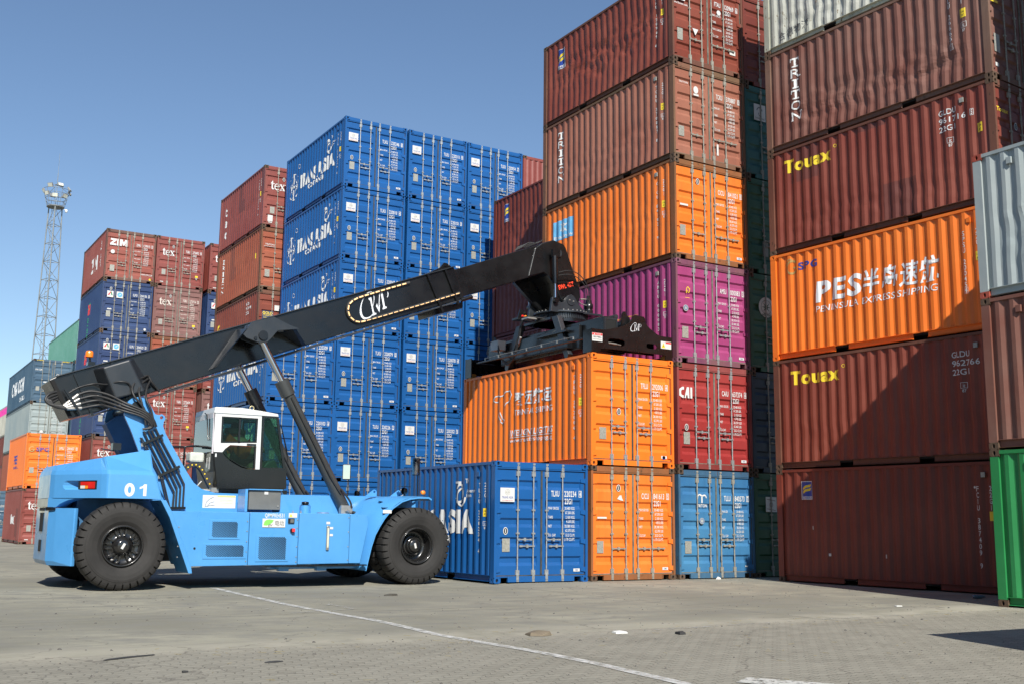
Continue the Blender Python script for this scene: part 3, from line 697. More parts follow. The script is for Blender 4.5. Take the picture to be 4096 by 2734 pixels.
# right-hand column (turned a little)
XR, YR, RR_ = 4.767, -7.389, .056
def touax(lev, num, chk, label, seed, dent):
    c = Box(XR, YR, lev, REDB, label, rz=RR_, old=True, dent=dent, seed=seed, zc=.55, ripple=.016, jitter=False)
    d = Dec(); d.text('Touax', U(5.55), 1.98, .30, w=1.42, bold=.075); d.arc(U(4.02), 2.27, .035, 0, 360, .01); c.side(d, YEL, 'side_logo')
    c.side(Dec().text('GLDU', U(1.30), 2.12, .12, w=.42, bold=.015).text(num, U(1.30), 1.94, .12, w=.62, bold=.015).frame(U(.56), 1.93, U(.49), 2.07, .008).text(chk, U(.525), 1.95, .1, align='c', sx=.4).text('22G1', U(1.30), 1.76, .12, w=.38, bold=.015), None, 'side_serial_number')
    c.side(Dec().frame(U(1.12), 1.48, U(.98), 1.60, .008).text('ic', U(1.05), 1.50, .08, align='c', sx=.6).text('87', U(1.05), 1.40, .06, align='c'), None, 'rail_mark')
    c.side(Dec().rect(U(.42), 1.52, U(.30), 1.72), YEL, 'height_plate'); c.side(Dec().text('2.6m', U(.36), 1.64, .045, align='c', sx=.6).text("8'6\"", U(.36), 1.55, .045, align='c', sx=.6), BLACKT, 'height_plate_lettering').location.x = -.0015
    c.door(Dec().text('Touax', .14, 1.92, .09, w=.42, bold=.06), YEL, 'logo'); dataplate(c); stamp(c, .8, 1.7)
    return c
c = Box(XR, YR, 0, REDB2, 'shaded red-brown container on the ground in the right-hand stack, small blue badge', rz=RR_, old=True, jitter=False, dent=.006, seed=9, ripple=.005)
c.ax = 0; florens_mark(c, c.side, U(5.34), 1.88, .32, .42); c.side(Dec().vtext('FCIU 387409 9', U(.88), 2.10, .10, .125, sx=.55, w=.06, bold=.02), None, 'side_serial_number')
c.side(Dec().vtext('22G1', U(.60), 2.10, .10, .125, sx=.55, w=.06, bold=.02), None, 'side_type_code'); c.side(Dec().disc(U(.95), 2.08, .025).rect(U(5.05),1.2,U(5.02),1.28).rect(U(4.6),.62,U(4.55),.68).rect(U(3.1),.62,U(3.06),.7), STICK, 'paper_scraps')
c.side(Dec().rect(U(.66), 1.42, U(.56), 1.60), YEL, 'height_plate')
touax(1, '962766', '7', 'half-shaded red-brown container with a yellow name, directly below the big orange one', 5, .012)
c = Box(XR, YR, 2, ORANGE, 'bright orange container in the middle of the right-hand stack with large white slanted letters', rz=RR_, jitter=False)
W2 = plain('lettering_white_soft', (.72,.74,.74), .5, noise_amt=.04)
c.side(Dec().text('PES', U(4.72), 1.24, .46, w=1.26, bold=.065, shear=.12).text('半岛速航', U(3.42), 1.26, .40, w=1.92, bold=.035, shear=.12).text('PENINSULA EXPRESS SHIPPING', U(4.72), .99, .145, w=3.18, bold=.005, shear=.12), W2, 'side_lettering')
c.side(Dec().arc(U(5.40), 2.20, .15, 40, 330, .05, rot=.0, ry=.15).arc(U(5.46), 2.28, .12, 60, 200, .03).rect(U(5.38), 2.16, U(5.24), 2.20), plain('logo_gold', (.45,.30,.10), .5), 'side_logo')
c.side(Dec().text('SPG', U(5.20), 2.10, .17, w=.56, bold=.05), NAVYT, 'side_logo')
c.side(Dec().vtext('SPSU 200454', U(.87), 2.11, .10, .119, sx=.55, w=.06, bold=.02).frame(U(.92), .80, U(.82), .93, .008).text('9', U(.87), .815, .09, align='c', sx=.5), None, 'side_serial_number')
c.side(Dec().vtext('22G1', U(.56), 2.11, .10, .119, sx=.55, w=.06, bold=.02), None, 'side_type_code'); c.side(Dec().rect(U(.62), 1.45, U(.50), 1.63), YEL, 'height_plate')
c.side(Dec().text('2.6m', U(.56), 1.555, .042, align='c', sx=.6).text("8'6\"", U(.56), 1.47, .042, align='c', sx=.6), BLACKT, 'height_plate_lettering').location.x = -.0015
touax(3, '961716', '5', 'red-brown container with a yellow name, directly above the big orange one', 6, .02)
c = Box(XR, YR, 4, TRIG, 'greyed brown container with dented ribs and upright white letters, under the dirty white one', rz=RR_, old=True, dent=.035, seed=7, ripple=.04, zc=.75, jitter=False)
triton_vert(c, U(5.12), 2.24, h=.22, step=.275)
c.side(Dec().vtext('TLLU 266651', U(.90), 2.30, .10, .122, sx=.6, w=.065, bold=.02).frame(U(.95), .90, U(.85), 1.03, .008).text('7', U(.90), .915, .09, align='c', sx=.5), None, 'side_serial_number')
c.side(Dec().vtext('22G1', U(.60), 2.30, .10, .122, sx=.6, w=.065, bold=.02), None, 'side_type_code')
c.side(Dec().rect(U(.66), 1.52, U(.52), 1.72), YEL, 'height_plate'); c.side(Dec().text('2.6m', U(.59), 1.63, .045, align='c', sx=.6).text("8'6\"", U(.59), 1.55, .045, align='c', sx=.6), BLACKT, 'height_plate_lettering').location.x = -.0015
c.side(Dec().frame(U(.66), 1.30, U(.52), 1.42, .008).text('ic', U(.59), 1.32, .08, align='c', sx=.6).text('87', U(.59), 1.21, .06, align='c', sx=.8), None, 'rail_mark')
sticker(c, .16, 2.02, .5, 2.3, 'sticker', PLATE); sticker(c, .15, 1.72, .42, 1.78, 'yellow_strip', YEL); dataplate(c, .2, .62, .2, .4); sticker(c, .2, .30, .32, .38)
c = Box(XR, YR, 5, DIRTYW, 'dirty white container with black streaks crowning the right-hand stack', rz=RR_, old=True, frame=paint('frame_dirty_cream', (.50,.50,.40), 1.0, .7, (.16,.09,.03), dirt=.7), dent=.03, seed=8, ripple=.04, zc=.6, jitter=False)
c.side(Dec().text('合德物流', U(5.60), .25, .17, w=.95, bold=-.005, rot=.12), plain('ink_grey', (.05,.05,.06), .6), 'side_lettering')
# near right-hand stack (back ends towards us)
for i, (m, lb, dn) in enumerate([(GREEN, 'vivid green container on the ground at the right edge', 0), (TRIG, 'brown container between the green and the light grey ones at the right edge', 0),
                             (LGREY, 'light grey container with a dented side, highest at the right edge', .03)]):
    c = Box(2.078, -8.676-CL, i, m, lb, old=True, cast=(CAST if i < 2 else paint('casting_red_lead', (.42,.07,.035), .8, .6)), dent=dn, seed=12, ripple=.03, zc=1.1, jitter=False, frame=m,
            group=None)
    if 1:
        VB = MB().box((-.04,-.05,-.06),(.0,.05,.06)).build('vent_box', LGREY if i == 2 else m, c.e, bevel=.006); VB.location = (.03, CL-.70, CH-.27)
for i in range(6):
    Box(4.62, -8.69-CL, i, REDB2 if i % 2 else TEXR, ('lowest','second','third','fourth','fifth','topmost')[i]+' container of the stack standing just beyond the right edge', old=True, jitter=False, far=True)
c = Box(-4.03, -20.46, 0, REDB, 'red-brown container standing off the right of the view, throwing the shadow on the pavers', old=True, jitter=False, far=True)

# tall blue block behind
BX = {0: -2.81, 1: -.352, 2: 2.188, 3: 4.69}; BY = 14.562
nums = {(1,5):('220246','8'),(1,4):('220010','4'),(1,3):('220047','2'),(1,2):('220079','0'),(1,1):('220226','2'),(1,0):('220118','5'),
        (2,5):('220311','9'),(2,4):('220101','3'),(2,3):('220167','0'),(2,2):('220078','4'),(2,1):('220232','3'),(2,0):('220190','6'),
        (3,5):('220054','7'),(3,4):('220063','5'),(3,3):('220091','8'),(3,2):('220142','1'),(3,1):('220205','9'),(3,0):('220277','4'),
        (0,2):('220309','0'),(0,1):('220103','4'),(0,0):('220150','7')}
ordn = ['lowest','second from the ground','third from the ground','third from the top','second from the top','topmost']
ord3 = ['lowest','middle','topmost']
colw = {1:'left column of tall blue block',2:'middle column of tall blue block',3:'right column of tall blue block'}
for (k, i), (nm, ch) in sorted(nums.items()):
    lb = ('blue container numbered %s, %s, %s' % (nm, ordn[i], colw[k])) if k else ('blue container numbered %s, %s of three-high blue stack behind the cab' % (nm, ord3[i]))
    tlxu(BX[k], BY, i, nm, ch, lb, group='clean blue containers stacked in the tall block', side=(k in (0,1)))
for i in range(6):
    c = Box(7.22+CW, BY+CL+.1, i, TEXR if i == 5 else REDB, ['red-brown container at ground level, hidden low right of the tall blue block','red-brown container one up, right of the tall blue block','red-brown container two up, right of the tall blue block','red-brown container three up, right of the tall blue block','red-brown container four up, right of the tall blue block','pinkish red container with plain ribbed end, right of the tall blue block'][i], rz=pi, old=True, far=True, jitter=False)
# dark red stack between the tall stacks
for i in range(5):
    c = Box(5.115, 7.27, i, REDB2, ['ground-level','second','third','fourth','topmost'][i]+' dark red container in the five-high stack behind the boom head'+(', blue and yellow badge on its side' if i == 4 else ''), old=True, far=True, dent=.03 if i > 2 else 0, seed=14+i, ripple=.035, zc=1.2, jitter=False)
    c.ax = 0
    if i == 4: florens_mark(c, c.side, U(5.35), 1.62, .38, .66)
# column left of the blue block
cc = [(REDB,'bottom red-brown container of the stack left of the tall blue block'),(TERRA,'terracotta container one up, left of the tall blue block'),(REDB2,'dark red container two up, left of the tall blue block'),
      (REDB,'red container with yellow and blue door sign, half hidden by the boom'),(TERRA,'patched terracotta container under the topmost dusty red one, left of blue block'),(TEXR,'dusty red container topmost left of the blue block, white three-letter word on its door')]
TEXW = Dec()
def texlogo(u, v, h):
    """bold serif t e x"""
    d = Dec(); k = h
    d.poly([(u+.10*k,v+.12*k),(u+.10*k,v+.68*k),(u,v+.68*k),(u,v+.76*k),(u+.20*k,v+1.05*k),(u+.27*k,v+1.05*k),(u+.27*k,v+.78*k),(u+.46*k,v+.78*k),(u+.46*k,v+.68*k),(u+.27*k,v+.68*k),(u+.27*k,v+.18*k),(u+.34*k,v+.10*k),(u+.46*k,v+.14*k),(u+.46*k,v+.06*k),(u+.30*k,v-.02*k),(u+.17*k,v)])
    d.arc(u+.78*k, v+.38*k, .28*k, 0, 320, .06*k, ry=.36*k, w2=.15*k); d.rect(u+.53*k, v+.38*k, u+1.06*k, v+.47*k); d.arc(u+.62*k, v+.38*k, .08*k, 90, 270, .07*k, ry=.3*k)
    for s_ in (1,):
        d.line([(u+1.22*k, v+.72*k),(u+1.68*k, v+.04*k)], .17*k); d.line([(u+1.62*k, v+.72*k),(u+1.24*k, v+.04*k)], .07*k)
    for a, b in ((1.08,.70),(1.50,.70),(1.10,-.02),(1.48,-.02)): d.rect(u+a*k, v+b*k, u+(a+.32)*k, v+(b+.07)*k)
    return d
def texdoor(c, num, chk, pre='TGBU', faded=False):
    m = worn('worn_lettering', (.62,.56,.50), .30, .45, 6) if faded else None
    c.raised(texlogo(.30, 1.62, .34), m or WHITE, 'logo', .003)
    stamp(c, .84, 2.10); idtext(c, pre, num, chk, 'fta', mat=m); dataplate(c, .31, .60, .19, .28); sticker(c, .26, .2, .42, .24)
    sticker(c, 2.02, .62, 2.16, .72, 'yellow_sticker', YEL); c.raised(Dec().poly([(2.02,.60),(2.16,.60),(2.09,.48)]), PLATE, 'triangle_sticker')
for i, (m, lb) in enumerate(cc):
    c = Box(-.979, 21.453, i, m, lb, old=True, far=True, dent=.015 if i > 2 else 0, seed=20+i, ripple=.015, jitter=False)
    if i == 5: texdoor(c, '273340', '6'); side_id(c, 'TGBU 273340 6'); c.side(Dec().vtext('tex', U(5.2), 2.05, .42, .52, bold=.06, sx=.9), None, 'side_lettering'); sticker(c, .23, .26, .44, .52, 'white_notice')
    elif i == 4:
        c.door(Dec().text('TRITON', .38, 1.86, .06, w=.38, bold=.03, align='c').rect(.14,1.80,.62,1.812), None, 'logo'); dataplate(c, .22, .55, .2, .3); triton_vert(c, U(5.15), 2.2, h=.2, step=.27); c.side(Dec().rect(U(.78), 1.40, U(.66), 1.62), YEL, 'height_plate')
    elif i == 3:
        sticker(c, .2, 1.28, .66, 1.74, 'blue_sign', NAVY); c.raised(Dec().text('GOLD', .43, 1.60, .11, w=.42, bold=.06, align='c').text('CONTAINER CORP.', .43, 1.53, .05, w=.42, align='c').text('SALES LEASING', .43, 1.45, .045, w=.36, align='c').text('STORAGE', .43, 1.38, .045, w=.24, align='c'), YEL, 'sign_lettering', .0145)
        c.side(Dec().vtext('GOLD', U(5.35), 1.9, .42, .5, bold=.05, sx=.8), YEL, 'side_lettering'); c.side(Dec().text('GLDU', U(1.6), 2.15, .12, w=.42).text('950184', U(1.6), 1.96, .12, w=.6).text('22G1', U(1.6), 1.77, .12, w=.38), None, 'side_serial_number'); sticker(c, .70, 1.78, .90, 2.0)
# brick-red / navy block further left
DX = [-4.365, -1.88, .86]; DY = 35.417
D1 = [(TEXR,'lowest red container in the far left block, behind the vehicle rear'),(TEXR,'red container with a white word, second from the ground in the far left block'),(NAVY,'navy container third from the ground in the far left block, below the twin-sticker ones'),
      (NAVY,'navy container with two white stickers, just above the orange beacon on the boom'),(NAVY,'navy container with two white stickers, directly below the brick-red one'),(ZIMR,'brick-red container with bold white letters, top left corner of the far block')]
for i, (m, lb) in enumerate(D1):
    c = Box(DX[0], DY, i, m, lb, old=True, far=True, jitter=False, frame=paint('frame_dark_rust', (.15,.06,.04), 1, .7, dirt=.6) if m is ZIMR or m is TEXR else m)
    if m is NAVY:
        n = {4:('204156','5'),3:('204025','5'),2:('204310','2')}[i]
        idtext(c, 'SLPU', n[0], n[1], 'cic'); sticker(c, .23, 1.70, .53, 2.02); sticker(c, .68, 1.70, 1.0, 2.02); stamp(c, .40, 2.14, .07)
        c.raised(Dec().poly([(.26,1.80),(.38,1.98),(.42,1.98),(.34,1.80)]), RED, 'sticker_mark', .0145); c.raised(Dec().poly([(.38,1.98),(.43,1.98),(.50,1.80),(.44,1.80)]), GREEN, 'sticker_mark', .0145)
        c.raised(Dec().disc(.84, 1.86, .12), plain('logo_sky', (.10,.38,.75), .5), 'sticker_mark', .0145); c.raised(Dec().poly([(.76,1.84),(.84,1.88),(.92,1.92),(.86,1.84)]), STICK, 'bird_mark', .016)
        c.raised(Dec().rect(.28,1.08,.48,1.14), STICK, 'oval_sticker'); dataplate(c, .24, .72, .2, .3)
        c.raised(Dec().disc(2.15,.24,.06), STICK, 'round_badge'); c.side(Dec().text('H', U(3.6), 1.3, .5, w=.5, bold=.08), RED, 'side_logo'); c.side(Dec().vtext('ZHSX', U(3.5), 1.1, .22, .27, bold=.05).poly([(U(3.6),1.55),(U(3.2),1.9),(U(3.1),2.2),(U(3.3),1.6)]), plain('logo_green', (.02,.30,.10), .5), 'side_logo')
    if i == 5:
        idtext(c, 'ZIMU', '139915', '2', 'fta'); d = Dec(); d.fill([[(.22,2.11),(.50,2.11),(.50,2.02),(.33,1.86),(.50,1.86),(.50,1.77),(.20,1.77),(.20,1.86),(.36,2.02),(.22,2.02)]]); d.rect(.53,1.77,.62,2.11)
        d.fill([[(.66,1.77),(.66,2.11),(.78,2.11),(.85,1.95),(.92,2.11),(1.04,2.11),(1.04,1.77),(.94,1.77),(.94,1.96),(.88,1.80),(.82,1.80),(.76,1.96),(.76,1.77)]]); c.door(d, None, 'logo')
        c.raised(Dec().disc(.35,1.44,.1), STICK, 'round_stamp'); dataplate(c, .26, .44, .22, .32); c.door(Dec().text('WWW.ZIM.COM', 2.06, .40, .075, w=.56, align='c', bold=.03), None, 'web_address'); c.raised(Dec().disc(2.24,.22,.055), YEL, 'round_badge')
        c.side(Dec().text('ZIM', U(3.6), .9, .7, w=1.5, bold=.08).vtext('ZIM 22G1', U(1.3), 2.2, .14, .17), None, 'side_lettering')
    if i == 1: texdoor(c, '541902', '3')
D2 = [(TEXR,'lowest red container in the second column of the far left block',None),(TEXR,'red container one up in the second column, seen beside the cab',('542277','7')),(TEXR,'red container with a white word and stamp, seen just under the boom',('272604','5')),
      (TERRA,'terracotta red container cut off by the boom below the greyed one',('273001','8')),(TEXG,'greyed brown container with worn white word, beside the upper navy container',('273754','3')),(TEXR,'dark red container with white word, right beside the brick-red one on top',('273492','4'))]
for i, (m, lb, n) in enumerate(D2):
    c = Box(DX[1], DY, i, m, lb, old=True, far=True, jitter=False)
    if n: texdoor(c, n[0], n[1], faded=(m is TEXG))
D3 = [(TEXR,'bottom red container in the third column of the far left block'),(NAVY,'navy container low in the third column of the far left block'),(TEXG,'faded greyish container seen between the cab and the boom'),(TEXR,'red container in the middle of the third column'),
      (NAVY,'navy container under the topmost red one in the third column'),(TEXR,'topmost red container of the third column, half hidden by the terracotta stack')]
for i, (m, lb) in enumerate(D3):
    c = Box(DX[2], DY+.05, i, m, lb, old=True, far=True, jitter=False)
    if i in (5, 2, 3): texdoor(c, '27%d' % (4010+i*37), str(i))
    if i == 4: sticker(c, .23, 1.70, .53, 2.02); stamp(c, .40, 2.14, .07); dataplate(c, .24, .72, .2, .3); c.raised(Dec().rect(.28,1.08,.48,1.14), STICK, 'oval_sticker'); c.raised(Dec().poly([(.26,1.80),(.38,1.98),(.42,1.98),(.34,1.80)]), RED, 'sticker_mark', .0145)
# two-high pair at the far left
c = Box(-7.26, 35.42, 0, TEXR, 'dark red container on the ground at the far left, under the orange one', old=True, far=True, jitter=False, frame=TEXR); texdoor(c, '273111', '0'); c.side(Dec().text('tex', U(3.4), .95, .5, w=1.3, bold=.1), None, 'side_lettering')
c = Box(-7.26, 35.42, 1, ORANGE, 'orange container with blue letter mark, on the dark red one far left', far=True, jitter=False)
idtext(c, 'SPSU', '200457', '5', 'cic'); c.door(Dec().text('SPG', .46, 1.76, .16, w=.58, bold=.05), NAVYT, 'logo'); c.door(Dec().arc(.27, 1.84, .11, 40, 350, .045).rect(.25,1.80,.37,1.84), plain('logo_gold', (.45,.30,.10), .5), 'logo'); dataplate(c, .22, .72, .2, .26)
c.side(Dec().text('PES', U(4.0), 1.25, .4, w=1.2, bold=.06).text('PENINSULA', U(4.0), 1.0, .12, w=1.8), NAVYT, 'side_lettering')
# long containers in the distance
HC, LL = 2.896, 12.192
def hazard(c):
    for a in (.20, 1.78):
        c.raised(Dec().rect(a, c.H-.11, a+.44, c.H-.045), BLACKT, 'hazard_strip', .04)
        d = Dec()
        for k in range(5): d.poly([(a+.02+k*.088, c.H-.11), (a+.06+k*.088, c.H-.11), (a+.085+k*.088, c.H-.045), (a+.045+k*.088, c.H-.045)])
        c.raised(d, YEL, 'hazard_strip', .0415)
E1 = [(REDB,'long dark container at ground level far behind on the left'),(TERRA,'long faded red container showing beside the orange one at the far left'),(PGREY,'long pale grey container below the slate blue one'),(CMAB,'long slate blue container with white name, topmost at the left of the distance')]
for i, (m, lb) in enumerate(E1):
    c = Box(-4.45, 56.9, i, m, lb, old=True, far=True, jitter=False, length=LL, H=HC)
    if i == 3:
        hazard(c); c.door(Dec().text('CMA CGM', .36, 2.15, .10, w=.42, bold=.05, align='c'), None, 'logo'); idtext(c, 'ECMU', '810101', '5', typ='L5G1')
        c.side(Dec().text('CMA CGM', 2.2, 1.2, .9, w=6.0, bold=.06).text('45 ft HIGH CUBE', 6.5, .5, .3, w=2.6), W2, 'side_lettering'); c.raised(Dec().disc(.82, .9, .12), STICK, 'round_stamp'); sticker(c, .26, .8, .48, 1.08, 'data_plate', PLATE); sticker(c, .7, 1.35, .94, 1.43)
    if i == 2: idtext(c, 'TEMU', '981201', '4', typ='45G1'); c.raised(Dec().disc(.82, 1.0, .1), STICK, 'round_stamp')
G1 = [(DNAVY,'long dark container lowest beside the slate blue stack in the distance'),(CMAB,'long blue container one up beside the slate blue stack'),(CMAB,'long blue container two up beside the slate blue stack'),(CMAB,'long dark blue container just under the pale green one'),(PGREEN,'long pale green container rising highest in front of the light tower')]
for i, (m, lb) in enumerate(G1):
    c = Box(-1.87, 56.9, i, m, lb, old=True, far=True, jitter=False, length=LL, H=HC)
    if i >= 3: hazard(c)
    if i == 4: c.side(Dec().text('EVERGREEN', .5, .4, .35, w=1.4, bold=.05), None, 'side_lettering'); sticker(c, .35, 1.9, .6, 2.5, 'white_notice')
c = Box(-7.15, 56.9, 0, CMAB, 'slate blue container on the ground at the left edge, white numbers on its doors', old=True, far=True, jitter=False, length=LL, H=HC); hazard(c); idtext(c, 'ECMU', '811742', '0', typ='L5G1')
WM = [(REDB2,'distant dark red container lowest at the left edge'),(TEXR,'distant red container second up at the left edge'),(REDB2,'distant red-brown container third up at the left edge'),(PWHITE,'distant off-white container with magenta lettering at the left edge')]
WMX = -1.93
for i, (m, lb) in enumerate(WM):
    c = Box(WMX, 91.0, i, m, lb, old=True, far=True, jitter=False, length=LL, H=HC)
    if i == 3:
        MG = plain('magenta_letter', (.75,.04,.35), .5)
        c.side(Dec().rect(.3, 2.1, 11.5, 2.75), MG, 'side_stripe')

# unseen stacks added left of the view to block sky light
k_ = 0
for j in range(6):
    for i in range(5):
        m = (REDB, CMAB, TEXR, PGREY, TERRA, NAVY, REDB2)[(j*3+i*2) % 7]; k_ += 1
        Box(-24.5, -16+j*6.25, i, m, 'unseen container in the row added left of the camera to block sky light', old=True, far=True, jitter=False, doors=False, group='added sky-blocking stacks beyond the left edge')
# ------------------------------------------------------------------ the reach stacker
def gloss(name, c, rough=.28, coat=.5, dirt=.10):
    m, t, b = nodes(name)
    col = mixc(t, ramp(t, tex(t, mapped(t, (1,1,1)), 1.3, 4), .35, .7), rgb(c), rgb(tuple(min(1, x*1.10+.004) for x in c)))
    d = ramp(t, tex(t, mapped(t, (5,5,2)), 1, 6, .7), .55, .8, (0,0,0,1), (dirt*2,)*3+(1,))
    col = mixc(t, d, col, rgb(tuple(x*.6+.004 for x in c)))
    L(t, col, b.inputs['Base Color']); b.inputs['Coat Weight'].default_value = coat; b.inputs['Coat Roughness'].default_value = .08
    r = ramp(t, tex(t, mapped(t, (1,1,1)), 2.5, 5), .3, .75, (rough*.8,)*3+(1,), (rough*1.6,)*3+(1,)); L(t, r, b.inputs['Roughness'])
    bump(t, b, tex(t, mapped(t, (1,1,1)), 1.7, 2), .006, .4)
    MATS[name] = m; return m
MBLUE = gloss('machine_sky_blue', (.068,.275,.58), .30, .4)
MBLACK = gloss('machine_black', (.003,.0032,.0036), .26, .35, .12)
BOOMG = gloss('machine_grey_steel', (.018,.022,.027), .35, .3)
CYLG = gloss('cylinder_grey', (.035,.039,.039), .4, .2)
CHROME = plain('chrome_rod', (.62,.63,.65), .13, 1.0, noise_amt=.04)
TYRE = plain('tyre_rubber', (.019,.018,.017), .78, noise_amt=.3, scale=3, bmp=.004)
RIM = gloss('rim_black', (.012,.012,.012), .22, .6)
HOSE = plain('hose_rubber', (.022,.022,.022), .5, noise_amt=.3)
CWHITE = gloss('cab_white', (.62,.63,.61), .3, .4, .03)
GLASS = glassmat('cab_glass_green', (.50,.72,.64)); GLASSR = glassmat('cab_glass_rear', (.60,.72,.70), .5)
FIT = plain('fitting_bright', (.38,.37,.34), .35, .6, noise_amt=.2)
MIRR = plain('mirror_glass', (.75,.76,.75), .04, 1.0, noise_amt=0)
LAMPR = plain('lamp_red', (.60,.02,.015), .2, noise_amt=.1, coat=.6); LAMPA = plain('lamp_amber', (.85,.25,.02), .25, noise_amt=.05, coat=.6)
GREYP = plain('grey_panel', (.13,.135,.13), .45, noise_amt=.1)
CY = 3.03                                                 # the machine's centre line; it faces +X
RS = empty('reach_stacker', (-7, CY, 0)); tag(RS, 'sky blue container lifting vehicle with raised black boom, numbered 01 on its flank', 'reach stacker')
RS_IN = Vector((-7, CY, 0))
def P_(b, name, mat, parent=None, **k):
    """build a part given in world coordinates under the vehicle (or one of its parts)"""
    b.v = [tuple(Vector(v)-RS_IN) for v in b.v]
    return b.build(name, mat, parent or RS, **k)
def sideplate(dec, y, mat, name, parent=None):
    o = dec.build(name, mat, parent or RS, lambda u, v, off: tuple(Vector((u, y-off, v))-RS_IN), base=0, step=.0004); return o
def mir(y): return 2*CY-y
def tyre(cx, y0, w, cz=.765, R=.81, n_lug=34, flip=False):
    """y0 = outer face; bias-ply industrial tyre with deep shoulder grooves"""
    s = 1 if not flip else -1
    prof = [(.335,.10),(.345,.045),(.37,.035),(.385,.055),(.45,.012),(.55,-.012),(.62,-.018),(.66,-.012),(.665,-.006),(.715,.004),(.755,.02),(.785,.045),(.80,.08),(R,.15)]
    prof = prof+[(R+.003, w/2)]+[(r, w-h) for r, h in reversed(prof)]
    b = MB(); angs = []
    for i in range(n_lug):
        a = 2*pi*i/n_lug; q = 2*pi/n_lug
        angs += [(a, 0), (a+q*.36, 0), (a+q*.76, 0), (a+q*.80, 1), (a+q*.96, 1)]
    n = len(angs); rs = []
    for (r, h) in prof:
        tread = r > .70; hh = h
        for (a, g) in angs:
            rr = r
            if tread and g: rr = r-.055*min(1, (r-.70)/.05)*(1 if abs(h-w/2) > .09 else .15)
            sk = (.08 if h < w/2 else -.08)*(1-abs(h-w/2)/(w/2))*0
            rs.append((cx+rr*cos(a+sk), y0+s*hh, cz+rr*sin(a+sk)))
    m = len(prof)
    b.add(rs, [(i*n+k, i*n+(k+1)%n, (i+1)*n+(k+1)%n, (i+1)*n+k) for i in range(m-1) for k in range(n)], False)
    return b
def wheel(cx, y, kind, far=False, inner=False, cz=.765):
    w = .46; s = -1 if far else 1
    hub = empty('wheel', tuple(Vector((cx, y, cz))-RS_IN)); hub.parent = RS
    def add(b, nm, mat, **k):
        b.v = [tuple(Vector(v)-Vector((cx, y, cz))) for v in b.v]; return b.build(nm, mat, hub, **k)
    add(tyre(cx, y, w, cz, flip=far), 'tyre', TYRE)
    if inner:
        add(MB().lathe([(.34,s*.08),(.33,s*.1),(.32,s*.4),(.34,s*.42)], (cx,y,cz), n=40), 'rim', RIM); return
    b = MB()
    if kind == 'rear':
        b.lathe([(.372,s*.03),(.375,s*.012),(.355,s*.01),(.345,s*.03),(.335,s*.06),(.325,s*.085),(.14,s*.085),(.14,s*.05),(.17,s*.045),(.17,s*.03),(.13,s*.02),(.115,-s*.04),(.09,-s*.05),(.0,-s*.05)], (cx,y,cz), n=56)
        for g in range(5):
            for k in (-1,0,1):
                a = radians(90+8+g*72+k*19); u = Vector((cos(a),0,sin(a))); t = Vector((-sin(a),0,cos(a))); c0 = Vector((cx, y+s*.085, cz))
                A = [c0+u*.185-t*.015, c0+u*.185+t*.015, c0+u*.27+t*.034, c0+u*.335+t*.006, c0+u*.335-t*.006, c0+u*.27-t*.034]
                B = [p+Vector((0,-s*.05,0))+(c0+u*.25-p)*.35 for p in A]
                b.loft(A, B)
                b.cyl(c0+u*.205+Vector((0,-s*.0,0)), c0+u*.205+Vector((0,-s*.055,0)), .018, n=8)
    else:
        b.lathe([(.372,s*.02),(.38,s*.0),(.362,-s*.002),(.352,s*.02),(.35,s*.05),(.335,s*.06),(.33,s*.09),(.325,s*.28),(.30,s*.31),(.215,s*.32),(.215,s*.24),(.20,s*.235),(.175,s*.235),(.175,s*.16),(.165,s*.15),(.14,s*.145),(.135,s*.115),(.12,s*.10),(0,s*.10)], (cx,y,cz), n=56)
        for k in range(26):
            a = 2*pi*k/26; b.cyl((cx+.235*cos(a), y+s*.32, cz+.235*sin(a)), (cx+.235*cos(a), y+s*.275, cz+.235*sin(a)), .014, n=6)
        for k in range(24):
            a = 2*pi*k/24; b.cyl((cx+.155*cos(a), y+s*.15, cz+.155*sin(a)), (cx+.155*cos(a), y+s*.13, cz+.155*sin(a)), .010, n=6)
    add(b, 'rim', RIM)
    if not far:
        yy = y+(-.052 if kind == 'rear' else .098); M = Matrix.Translation((cx,yy,cz))@Matrix.Rotation(radians(28 if kind=='rear' else -14),4,'Y')
        add(MB().box((-.022,-.003,-.055),(.022,.001,.055), M), 'hub_sticker', STICK)
XRW, XFW = -9.94, -3.87
NY = .95
wheel(XRW, NY, 'rear'); wheel(XRW, mir(NY), 'rear', far=True)
wheel(XFW, NY, 'front'); wheel(XFW, NY+.52, 'front', inner=True)
wheel(XFW, mir(NY), 'front', far=True); wheel(XFW, mir(NY)-.52, 'front', far=True, inner=True)
P_(MB().cyl((XFW,1.9,.765),(XFW,4.2,.765),.26,n=20).box((XFW-.3,2.5,.5),(XFW+.3,3.6,1.05)).cyl((XRW,1.4,.765),(XRW,4.7,.765),.13).box((XRW-.2,2.2,.6),(XRW+.2,3.9,.95)), 'axle', MBLACK)
# rear body: hood and counterweight, tapering towards the tail in plan
def plan(xa, za):  # outline points of the tail in plan: near side, chamfer, rear face, far chamfer, far side
    return xa
def tailring(z, inset=0, xr=0, fx=None):
    n = NY+.03+inset; A = (-10.27, n); B = (-11.07+xr, 2.30+inset*.4); C = (-11.07+xr, mir(2.30)-inset*.4); D = (-10.27, mir(n)); e = fx
    return [(e, n, z), (A[0], A[1], z), (A[0]-.10, A[1]+.13, z), (B[0]+.06, B[1]-.12, z), (B[0], B[1]+.02, z), (C[0], C[1]-.02, z), (C[0]+.06, C[1]+.12, z), (D[0]-.10, D[1]-.13, z), (D[0], D[1], z), (e, D[1], z)]
b = MB()
R0 = tailring(1.64, 0, .0, -9.26); R1 = tailring(2.08, .0, .0, -9.40); R2 = tailring(2.16, .06, .02, -9.44)
